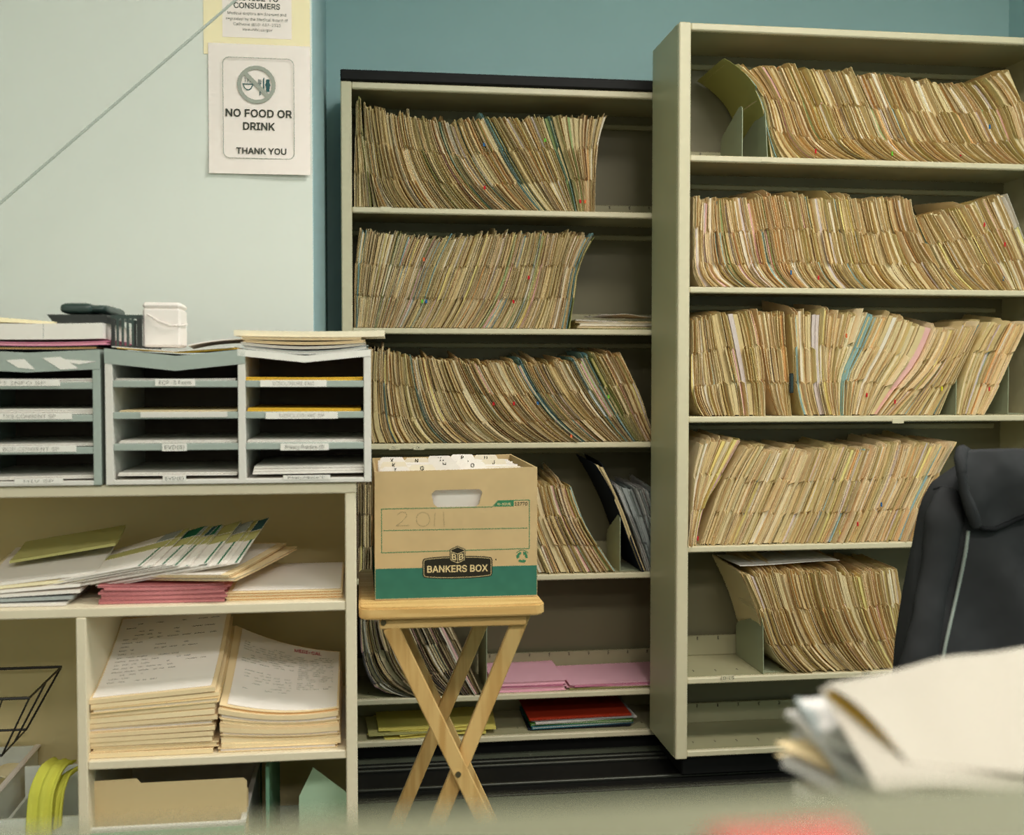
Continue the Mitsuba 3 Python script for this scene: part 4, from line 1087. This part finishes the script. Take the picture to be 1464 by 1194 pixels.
def drape(path, w0, w1, n=24, m=15, th=.004, ph=0.0, amp=.006, across=(1, 0, 0)):
    """A cloth strip along a path, folded across its width."""
    P = np.array(path, float)
    s = np.linspace(0, 1, len(P))
    q = np.linspace(0, 1, n)
    C = np.stack([PchipInterpolator(s, P[:, k])(q) for k in range(3)], 1)
    tq = np.gradient(C, axis=0)
    tq /= np.linalg.norm(tq, axis=1, keepdims=True)
    A = np.array(across, float)
    nn = np.cross(tq, A)
    nn /= np.linalg.norm(nn, axis=1, keepdims=True)
    u = np.linspace(-.5, .5, m)
    wv = w0 + (w1 - w0) * q
    off = amp * np.sin(u[None] * 14 + ph + 1.5 * q[:, None] * math.sin(ph)) * (.4 + .6 * q[:, None]) + .4 * amp * np.sin(u[None] * 31 + ph * 2 + q[:, None] * 3)
    g = C[:, None] + wv[:, None, None] * u[None, :, None] * A + off[..., None] * nn[:, None]
    return grid_solid(g + nn[:, None] * th / 2, g - nn[:, None] * th / 2)


yy = 2.16
c1, c2, c3, c4 = at(92, 1088, y=yy + .06), at(76, 1096, y=yy), at(58, 1140, y=yy - .03), at(55, 1200, y=yy - .03)
t = thing('yellow_gloves', 'yellow rubber gloves hanging over a box edge beside the bin', 'gloves')
part(t, 'glove', drape([c1, c2, c3, c4, (c4[0], yy - .03, .17)], .05, .055, amp=.005, across=(.95, -.3, 0)), 'm_yellow_glove', smooth=50)
d1, d2, d3, d4 = at(112, 1098, y=yy + .05), at(96, 1108, y=yy + .01), at(84, 1140, y=yy - .02), at(80, 1185, y=yy - .02)
part(t, 'glove', drape([d1, d2, d3, d4], .03, .026, amp=.004, ph=1.3, across=(.8, -.2, .5)), 'm_yellow_glove', smooth=50)
single('small_bucket', cat(bx(bx_ + .02, -.497, 2.14, 2.146, .001, at(95, 1168, y=2.14)[2]), bx(bx_ + .02, -.497, 2.3, 2.306, .001, .31), bx(bx_ + .02, bx_ + .026, 2.146, 2.3, .001, .25), bx(-.503, -.497, 2.146, 2.3, .001, .25), bx(bx_ + .02, -.497, 2.14, 2.306, .001, .006)),
       'm_plastic_grey', 'pale grey box under the yellow gloves beside the cabinet divider', 'box')

# ------------------------------------------------------------------ folding tray table
TZ = .654
tt = thing('tray_table', 'folding wooden tray table with crossed legs carrying the cardboard box', 'table')
ta, tb = at(513, 875, y=2.07)[0], at(780, 860, y=2.07)[0]
TY0, TY1 = 2.07, 2.50
topp = sbox(0, 0, tb - ta, TY1 - TY0).buffer(-.022).buffer(.022, 8)
lay = []
for ins, z0, z1 in ((.003, 0, .003), (.0, .003, .019), (.003, .019, .022)):
    lay.append(prism(topp.buffer(-ins) if ins else topp, z1 - z0, (ta, TY0, TZ - .022 + z0), (1, 0, 0), (0, 1, 0)))
part(tt, 'tabletop', cat(lay), 'm_wood_top', smooth=30)
for yv in (2.092, 2.46):
    part(tt, 'crossbar', bx(at(543, 888, y=2.092)[0], at(753, 888, y=2.092)[0], yv, yv + .018, TZ - .045, TZ - .0225, .002), 'm_wood_top')


def leg(pa, pb, y, z1):
    a, b = at(*pa, y=y), at(*pb, y=y)
    d = (b - a) / (b[2] - a[2])
    lo, hi = a + d * (FL + .008 - a[2]), a + d * (z1 - a[2])
    return part(tt, 'leg', bar(lo, hi, .03, .016, (0, 1, 0), .002), 'm_wood_leg')


leg((560, 900), (681, 1150), 2.100, TZ - .042)
leg((741, 892), (628, 1169), 2.118, TZ - .024)
leg((574, 900), (692, 1154), 2.44, TZ - .03)
leg((686, 895), (573, 1162), 2.42, TZ - .03)
part(tt, 'rung', bx(at(600, 1290, y=2.118)[0] - .02, at(600, 1290, y=2.118)[0] + .01, 2.126, 2.42, .08, .1, .003), 'm_wood_leg')
for (u, v), y in (((655, 1107), 2.091), ((629, 1025), 2.411), ((548, 890), 2.091)):
    p = at(u, v, y=y)
    part(tt, 'screw', cyl((p[0], y - .003, p[2]), (p[0], y + .002, p[2]), .0055, 16), 'm_screw', 'metal screw', smooth=30)

# ------------------------------------------------------------------ the archive box
BY0, BY1, BZ = 2.14, 2.51, TZ + .001
BX0, BX1 = at(536, 800, y=BY0)[0], at(768, 800, y=BY0)[0]
bw = BX1 - BX0
S_ = bw / 232.0
bh = .246
ab = thing('archive_box', 'brown cardboard archive box with green base band standing on the tray table', 'box')
L = lambda u, v: ((u - 536) * S_, (863 - (u - 536) * .034 - v) * S_)  # noqa: E731
front = Polygon([(0, 0), (bw, 0), (bw, bh + .006), (bw * .5, bh + .002), (0, bh)])
hole = Polygon([L(617, 711), L(622, 706), L(684, 703), L(688, 707), L(683, 724), L(679, 727), L(625, 729), L(620, 725)]).buffer(.001, 4)
FT = .004
part(ab, 'front_panel', prism(front.difference(hole), FT, (BX0, BY0 + FT, BZ), EX, EZ), 'm_kraft')
part(ab, 'rear_panel', prism(front.difference(affinity.scale(hole, .98, .98)), FT, (BX0, BY1, BZ), EX, EZ), 'm_kraft')
part(ab, 'side_panel', bx(BX0, BX0 + FT, BY0 + FT, BY1 - FT, BZ, BZ + bh), 'm_kraft')
part(ab, 'side_panel', bx(BX1 - FT, BX1, BY0 + FT, BY1 - FT, BZ, BZ + bh + .005), 'm_kraft')
part(ab, 'bottom', bx(BX0 + FT, BX1 - FT, BY0 + FT, BY1 - FT, BZ, BZ + FT), 'm_kraft')
o = lambda k: (BX0, BY0 - .0003 * k, BZ)  # noqa: E731
gh = .060
part(ab, 'green_band', cat(prism(sbox(.0008, .0022, bw - .0008, gh), .0003, o(1), EX, EZ), bx(BX1 + .0001, BX1 + .0004, BY0 + .001, BY1 - .001, BZ + .0022, BZ + gh), bx(BX0 - .0004, BX0 - .0001, BY0 + .001, BY1 - .001, BZ + .0022, BZ + gh)), 'm_box_green', 'green printed band')
ring = Polygon([L(545, 733), L(703, 727), L(711, 718), L(757, 716), L(757, 787), L(545, 796)])
frame = ring.difference(ring.buffer(-.0013, join_style=2)).union(LineString([L(548, 764), L(754, 757)]).buffer(.0006, cap_style=2))
part(ab, 'printed_frame', prism(frame, .0003, o(1), EX, EZ), 'm_print_green', 'green printed label frame')
tag = Polygon([L(705, 727), L(711, 719), L(734, 718), L(734, 726)])
part(ab, 'printed_tag', prism(tag, .0003, o(1.2), EX, EZ), 'm_print_green', 'green printed tag')
cx_, cz_ = L(720, 724.6)
part(ab, 'lettering', text('R-KIVE', .0042, (BX0 + cx_, BY0 - .0007, BZ + cz_), EX, EZ, .0002, True, width=.026), 'm_print_cream')
cx_, cz_ = L(744.5, 724.5)
part(ab, 'lettering', text('12770', .0062, (BX0 + cx_, BY0 - .0003, BZ + cz_), EX, EZ, .0003, True, width=.025), 'm_print_black')
# black plaque
pc = L(653, 815)
hw, hh = .0675, .0165
arc = [(-hw, -hh + .003)] + [(hw * math.sin(a), -hh - .0055 * math.cos(a * .98)) for a in np.linspace(-1.3, 1.3, 13)] + [(hw, -hh + .003), (hw, hh - .003)] + [(hw * math.sin(a), hh + .0055 * math.cos(a * .98)) for a in np.linspace(1.3, -1.3, 13)] + [(-hw, hh - .003)]
plaque = affinity.translate(Polygon(arc).buffer(0), pc[0], pc[1])
cube = affinity.translate(Polygon([(0, .0165), (.0135, .0105), (.0135, -.0095), (0, -.0155), (-.0135, -.0095), (-.0135, .0105)]), pc[0], L(653, 797.5)[1])
part(ab, 'plaque', prism(plaque.union(cube.buffer(.0015, join_style=2)), .0003, o(2), EX, EZ), 'm_print_black', 'black printed plaque')
part(ab, 'plaque_outline', prism(plaque.buffer(-.0022).difference(plaque.buffer(-.003)).difference(cube.buffer(.002)), .0003, o(3), EX, EZ), 'm_print_cream')
cz = L(653, 797.5)[1]
yl = [LineString([(pc[0] - .0135, cz + .0075), (pc[0], cz + .0025), (pc[0] + .0135, cz + .0075)]), LineString([(pc[0], cz + .0025), (pc[0], cz - .0155)])]
part(ab, 'cube_lines', prism(unary_union([q.buffer(.0005) for q in yl]).union(cube.difference(cube.buffer(-.0009))).intersection(cube), .0003, o(3), EX, EZ), 'm_print_cream')
for sx, sl in ((-.0068, -.3), (.0068, .3)):
    part(ab, 'lettering', text('B', .0115, (BX0 + pc[0] + sx, BY0 - .0009, BZ + cz - .0105 + (.0015 if sx else 0)), (1, 0, sl), EZ, .0003, True, width=.0088), 'm_print_cream')
part(ab, 'lettering', text('BANKERS BOX', .0125, (BX0 + pc[0], BY0 - .0009, BZ + pc[1] - .0085), EX, EZ, .0003, True, width=.117), 'm_print_cream')
part(ab, 'lettering', prism(Point(*L(708, 803)).buffer(.0014), .0003, o(1), EX, EZ), 'm_print_black')
# recycling arrows
rc = L(746, 799)
arrows = []
for k3 in range(3):
    a0 = math.radians(90 + 120 * k3)
    pts = [(.0085 * math.cos(a0 + b), .0085 * math.sin(a0 + b)) for b in np.linspace(.25, 1.35, 6)]
    arrows.append(LineString(pts).buffer(.0023, cap_style=2))
    e, d_ = np.array(pts[-1]), np.array(pts[-1]) - np.array(pts[-2])
    d_ /= np.linalg.norm(d_)
    n_ = np.array([-d_[1], d_[0]])
    arrows.append(Polygon([e + n_ * .0042, e - n_ * .0042, e + d_ * .0055]))
part(ab, 'recycling_mark', prism(affinity.translate(unary_union(arrows), *rc), .0003, o(1), EX, EZ), 'm_print_green', 'green recycling mark')
arcl = LineString([(.0135 * math.cos(b), .0135 * math.sin(b)) for b in np.linspace(.6, 2.5, 12)]).buffer(.0006)
part(ab, 'recycling_arc', prism(affinity.translate(arcl, *rc), .0003, o(1), EX, EZ), 'm_print_green')
# pencilled year
sc = lambda u, v: L(u, v)  # noqa: E731
two = [(568, 741), (573, 737), (580, 738), (581, 743), (575, 750), (566, 757), (584, 756)]
zero = [(604 + 9.5 * math.cos(b), 747 - 10 * math.sin(b)) for b in np.linspace(.8, .8 + 2 * math.pi, 20)]
hand = [two, zero, [(621, 738), (620, 757)], [(633, 737), (634, 757)]]
part(ab, 'handwriting', prism(unary_union([LineString([sc(*q) for q in ln]).buffer(.0006) for ln in hand]), .0003, o(1), EX, EZ), 'm_pencil', 'faint pencilled 2011')
# index dividers standing in the box
cols = [(.004, .052), (.058, .104), (.108, .156), (.160, .208), (.214, .262)]
seq = [('I', 0), ('G', 1), ('', 2), ('O', 3), ('K', 0), ('H', 2), ('L', 3), ('J', 4), ('M', 2), ('X', 0), ('N', 1), ('V', 2), ('P', 3), ('U', 4)]
iw = bw - 2 * FT - .02
for i, (s, c) in enumerate(seq):
    y = BY0 + .022 + .0235 * i
    ht = .2505 + .0015 * math.sin(i * 2.3) - (.002 if i < 3 else 0)
    base = ht - .0115
    c0_, c1_ = cols[c]
    poly = Polygon([(0, 0), (iw, 0), (iw, base), (c1_ + .004, base), (c1_, ht - .003), (c1_ - .003, ht), (c0_ + .003, ht), (c0_, ht - .003), (c0_ - .003, base), (0, base)]).buffer(0)
    nm = f'white index divider with a letter {s} tab standing in the cardboard box' if s else 'white index divider with a blank tab in the middle of the cardboard box'
    k = thing('index_divider', nm, 'divider', 'index dividers in the cardboard box')
    lean = .02 * math.sin(i * 1.7)
    part(k, 'card', prism(poly, .0012, (BX0 + FT + .008, y, BZ + FT + .001), EX, (0, lean, 1)), ['m_white', 'm_paper_2', 'm_sheet'][i % 3])
    part(k, 'cards', bx(BX0 + FT + .012, BX0 + FT + iw - .002, y + .003, y + .016, BZ + FT + .001, BZ + .215 + .006 * (i % 3)), 'm_white')
    if s:
        part(k, 'lettering', text(s, .0078, (BX0 + FT + .008 + (c0_ + c1_) / 2, y - .0016 + lean * (ht - .008), BZ + FT + ht - .0098), EX, EZ, .0004, True), 'm_print_black')

# ------------------------------------------------------------------ chair with a jacket
CX, CYC = at(1490, 800, y=1.84)[0], 1.84
oc = thing('office_chair', 'black swivel office chair mostly hidden under the black jacket', 'chair')
part(oc, 'backrest', pill(CX - .19, CX + .19, CYC - .025, CYC + .03, .52, .925), 'm_plastic_black', smooth=50)
part(oc, 'back_bar', bx(CX - .03, CX + .03, CYC + .0, CYC + .02, .36, .55, .005), 'm_plastic_black')
part(oc, 'seat', pill(CX - .23, CX + .23, CYC + .03, CYC + .48, .36, .43), 'm_plastic_black', smooth=50)
part(oc, 'gas_column', cyl((CX, CYC + .25, .02), (CX, CYC + .25, .37), .025, 16), 'm_plastic_black', smooth=30)
for q in range(5):
    a = q * 2 * math.pi / 5 + .3
    e = (CX + .26 * math.cos(a), CYC + .25 + .26 * math.sin(a))
    k = part(oc, 'base_arm', bar((CX, CYC + .25, .05), (e[0], e[1], .02), .04, .02, (0, 0, 1), .004), 'm_plastic_black')
    part(k, 'caster', cyl((e[0] - .012, e[1], FL + .026), (e[0] + .012, e[1], FL + .026), .025, 14), 'm_plastic_black', smooth=30)
SIL = [(1392, 652), (1366, 668), (1350, 681), (1336, 692), (1325, 712), (1318, 730), (1310, 765), (1303, 800), (1296, 845), (1288, 895), (1280, 945), (1273, 1000), (1262, 1100)]
sil = np.array([at(u, v, y=CYC) for u, v in SIL])
zs_ = np.linspace(sil[-1][2], sil[0][2], 60)
aw = CX - np.interp(zs_, sil[::-1, 2], sil[::-1, 0])
ang = np.linspace(0, 2 * math.pi, 97)[:-1]


def ring_pt(z, a, th):
    b = .062 * np.clip((sil[0][2] + .01 - z) / .05, .25, 1) ** .6
    x = np.sign(np.cos(th)) * np.abs(np.cos(th)) ** .7 * a
    y = np.sign(np.sin(th)) * np.abs(np.sin(th)) ** .8 * b
    p = np.stack([CX + x, CYC + y, z + 0 * x], -1)
    k = meshkit.fbm(np.stack([p[..., 0] * 9 + p[..., 2] * 3.5, p[..., 1] * 3, p[..., 2] * 3.2], -1), 3, 5) - .5
    k2 = np.sin(p[..., 0] * 30 + p[..., 2] * 22 + 5 * meshkit.noise(p * 4, 3)) * .012 * np.clip((.86 - p[..., 2]) / .2, 0, 1)
    p[..., 1] += np.where(np.sin(th) < 0, -1, .4) * (.04 * k + k2)
    return p


P = np.array([ring_pt(z, a, ang) for z, a in zip(zs_, aw)])
n_, m_ = P.shape[:2]
f_ = []
for i in range(n_ - 1):
    for j in range(m_):
        k_ = (j + 1) % m_
        f_ += [[i * m_ + j, i * m_ + k_, (i + 1) * m_ + k_], [i * m_ + j, (i + 1) * m_ + k_, (i + 1) * m_ + j]]
v_ = np.vstack([P.reshape(-1, 3), P[0].mean(0), P[-1].mean(0)])
for j in range(m_):
    k_ = (j + 1) % m_
    f_ += [[n_ * m_, k_, j], [n_ * m_ + 1, (n_ - 1) * m_ + j, (n_ - 1) * m_ + k_]]
jk = thing('hooded_jacket', 'black hooded jacket with pale zip hung over the office chair at right', 'jacket')
part(jk, 'body', trimesh.Trimesh(v_, f_, process=False), 'm_jacket', smooth=True)
FR = P[:, (ang > math.pi) & (ang < 2 * math.pi)]


def fy(x, z):
    i = int(np.argmin(np.abs(zs_ - z)))
    q = FR[i]
    o_ = np.argsort(q[:, 0])
    return float(np.interp(x, q[o_, 0], q[o_, 1]))


def on_jacket(u, v, lift):
    p = at(u, v, y=CYC - .07)
    for _ in range(4):
        p = at(u, v, y=fy(p[0], p[2]) - lift)
    return p


# sleeve
sl = np.array([on_jacket(u, v, .006) for u, v in ((1356, 700), (1350, 735), (1344, 780), (1336, 830), (1326, 880), (1316, 930), (1306, 985), (1296, 1040))])
q = np.linspace(0, 1, 30)
C = np.stack([PchipInterpolator(np.linspace(0, 1, len(sl)), sl[:, k])(q) for k in range(3)], 1)
sr = .030 + .004 * np.sin(q * 9) - .016 * np.clip(1 - q * 6, 0, 1)
tb_ = tube(C, sr, 24)
vv = tb_.vertices.copy()
nz_ = meshkit.fbm(vv * [30, 20, 14], 3, 8) - .5
cen = np.repeat(C, 24, 0)
vv[:len(cen)] = cen + (vv[:len(cen)] - cen) * [1.0, .75, 1.0] * (1 + .35 * nz_[:len(cen), None])
part(jk, 'sleeve', trimesh.Trimesh(vv, tb_.faces, process=False), 'm_jacket', smooth=True)
seam = np.array([on_jacket(u, v, .0125) for u, v in ((1334, 700), (1345, 697), (1358, 699), (1370, 705))])
part(jk, 'shoulder_seam', tube(seam, .0016, 6), 'm_jacket_trim', smooth=True)
zp_ = np.array([on_jacket(u, v, .004) for u, v in ((1384, 759), (1381, 785), (1376, 812), (1369, 845), (1361, 880), (1353, 915), (1346, 950), (1340, 990))])
part(jk, 'zip', tube(zp_, .0034, 8), 'm_zip', 'pale zip', smooth=True)
# hood: folded cloth over the top of the back, hanging down in front
nu, nv = 40, 34
hem = [(1393, 752), (1404, 757), (1420, 758), (1440, 751), (1464, 739), (1500, 728), (1545, 735), (1585, 760)]
lef = [(1398, 652), (1376, 650), (1369, 664), (1370, 680), (1375, 700), (1383, 725), (1393, 752)]
G = np.zeros((nu, nv, 3))
uu_ = np.linspace(0, 1, nu)
vv_ = np.linspace(0, 1, nv)
hemx = np.interp(uu_, np.linspace(0, 1, len(hem)), [h[0] for h in hem])
hemv = np.interp(uu_, np.linspace(0, 1, len(hem)), [h[1] for h in hem])
for i in range(nu):
    for j in range(nv):
        lu = np.interp(vv_[j], np.linspace(0, 1, len(lef)), [h[0] for h in lef])
        tv = 644 - 3 * math.sin(uu_[i] * 3)
        v = tv + (hemv[i] - tv) * np.clip((vv_[j] - .22) / .78, 0, 1) ** 1.15
        u = lu + (hemx[i] - lu) * 0 + (hemx[i] - hemx[0]) * 1.0
        y = CYC - .075 - .022 * math.sin(min(1, max(0, (vv_[j] - .1) / .9)) * math.pi) + (.13 * (1 - vv_[j] / .22) if vv_[j] < .22 else 0)
        bk = max(0, 1 - vv_[j] / .22)
        G[i, j] = at(u, v, y=y) if vv_[j] >= .22 else at(u + 14 * bk, tv, y=CYC - .075 + .12 * bk) - np.array([0, 0, .03 * bk ** 2])
nz_ = meshkit.fbm(G * [11, 6, 9], 3, 12) - .5
G[..., 1] -= .03 * nz_ + .004 * np.sin(G[..., 0] * 60 + G[..., 2] * 40)
H = G.copy()
H[..., 1] += .012
H[:, :8, 2] -= .012
part(jk, 'hood', grid_solid(G, H), 'm_jacket', smooth=60)
C = G[0, 7:] + [.004, .004, 0]
C = np.vstack([G[3, 2] + [0, 0, -.006], G[1, 4] + [0, 0, -.006], C])
C = np.stack([PchipInterpolator(np.linspace(0, 1, len(C)), C[:, k])(np.linspace(0, 1, 40)) for k in range(3)], 1)
part(jk, 'hood_rim', tube(C, .009 + .0015 * np.sin(np.linspace(0, 9, 40)), 14), 'm_jacket', smooth=True)
hm = G[:, -1] + [0, -.003, .002]
part(jk, 'hood_hem', tube(hm, .0042, 8), 'm_jacket_trim', smooth=True)

# ------------------------------------------------------------------ foreground: desk, papers, ledge
dk = thing('desk', 'desk carrying the blurred pile of open folders in the foreground', 'desk')
part(dk, 'desktop', bx(.26, 1.3, .42, .87, .675, .70, .004), 'm_desk')
for x in (.3, 1.26):
    part(dk, 'side_panel', bx(x - .012, x + .012, .45, .85, FL, .675, .002), 'm_desk')
part(dk, 'modesty_panel', bx(.312, 1.248, .82, .83, .2, .675), 'm_desk')


def quad_sheet(pts, t, nx=14, ny=12, fn=None):
    """A sheet through four corners (left back, right back, right front, left front), bent by fn(u, v)."""
    p = np.array(pts, float)
    U, V = np.meshgrid(np.linspace(0, 1, nx), np.linspace(0, 1, ny), indexing='ij')
    g = (p[0] * ((1 - U) * (1 - V))[..., None] + p[1] * (U * (1 - V))[..., None] + p[2] * (U * V)[..., None] + p[3] * ((1 - U) * V)[..., None])
    if fn is not None:
        g[..., 2] += fn(U, V)
    h = g.copy()
    h[..., 2] -= t
    return grid_solid(g, h)


A_ = lambda u, v, z: at(u, v, z=z)  # noqa: E731
RGT = 1640
k = thing('record_folder', 'bottom manila folder of the blurred foreground pile on the desk', 'folder')
part(k, 'cover', cat(quad_sheet([A_(1108, 1072, .787), A_(RGT, 1005, .787), A_(RGT, 1150, .772), A_(1262, 1150, .772)], .0012, fn=lambda U, V: .006 * (1 - U)), quad_sheet([A_(1108, 1078, .772), A_(RGT, 1005, .772), A_(RGT, 1152, .762), A_(1262, 1158, .762)], .0012)), 'm_manila_2')
part(k, 'papers', quad_sheet([A_(1118, 1080, .784), A_(RGT, 1010, .784), A_(RGT, 1150, .77), A_(1268, 1154, .77)], .009), 'm_near_white')
for i in range(5):
    z = .794 + .0085 * i
    du = [10, 0, 14, 22, 34][i]
    single('loose_papers', quad_sheet([A_(1122 + du, 1045 - 14 * i, z), A_(RGT, 965 - 8 * i, z), A_(RGT, 1140, z - .012), A_(1256 + du * .2, 1135, z - .014)], .006, fn=lambda U, V: (.008 + .002 * i) * np.clip(1 - U * 5, 0, 1) * np.sin(V * 4 + i)), ['m_near_white', 'm_near_white', 'm_grey_paper', 'm_near_white', 'm_near_white'][i],
           f'curling white papers, {ordinal(i + 1)} from below under the foreground folders', 'paper', 'white papers in the foreground pile', smooth=50)
k = thing('record_folder', 'open manila folder on the white papers in the blurred foreground', 'folder')
part(k, 'cover', quad_sheet([A_(1172, 985, .842), A_(RGT, 905, .842), A_(RGT, 1118, .829), A_(1254, 1126, .829)], .0014, fn=lambda U, V: .002 * np.sin(U * 8)), 'm_cream', smooth=50)
part(k, 'inner_card', quad_sheet([A_(1182, 990, .8438), A_(1310, 965, .8438), A_(1330, 1078, .834), A_(1290, 1080, .834)], .001), 'm_gold', 'golden inner card')
single('record_folder', quad_sheet([A_(1180, 978, .848), A_(RGT, 892, .850), A_(RGT, 1119, .8298), A_(1300, 1092, .8335)], .0014, 20, 16, fn=lambda U, V: .007 * np.exp(-(U / .08) ** 2) * np.sin(np.clip(V, 0, 1) * math.pi) + .004 * (1 - V) ** .7 * np.exp(-((U - .32 + V * .1) / .1) ** 2)), 'm_cream',
       'top manila cover of the blurred foreground pile, rising towards the jacket', 'folder', smooth=50)
le = thing('counter_ledge', 'blurred greyish green counter ledge across the bottom foreground', 'counter')
ly = at(700, 1150, z=.958)[1]
part(le, 'top', bx(-.9, 1.2, -.35, ly, .93, .958, .003), 'm_ledge')
part(le, 'panel', bx(-.9, 1.2, ly - .05, ly - .02, FL, .93), 'm_ledge')
rp, rq = at(1020, 1200, y=.2445)[0], at(1130, 1200, y=.2445)[0]
mk = thing('red_marker', 'blurred red marker lying on the counter ledge, bottom edge', 'marker')
part(mk, 'barrel', cyl((rp, .2445, .9665), (rq, .2445, .9665), .0085, 20), 'm_red_plastic', smooth=30)
part(mk, 'cap', cyl((rq, .2445, .9665), (rq + .014, .2445, .9665), .0087, 20), 'm_red_plastic', smooth=30)
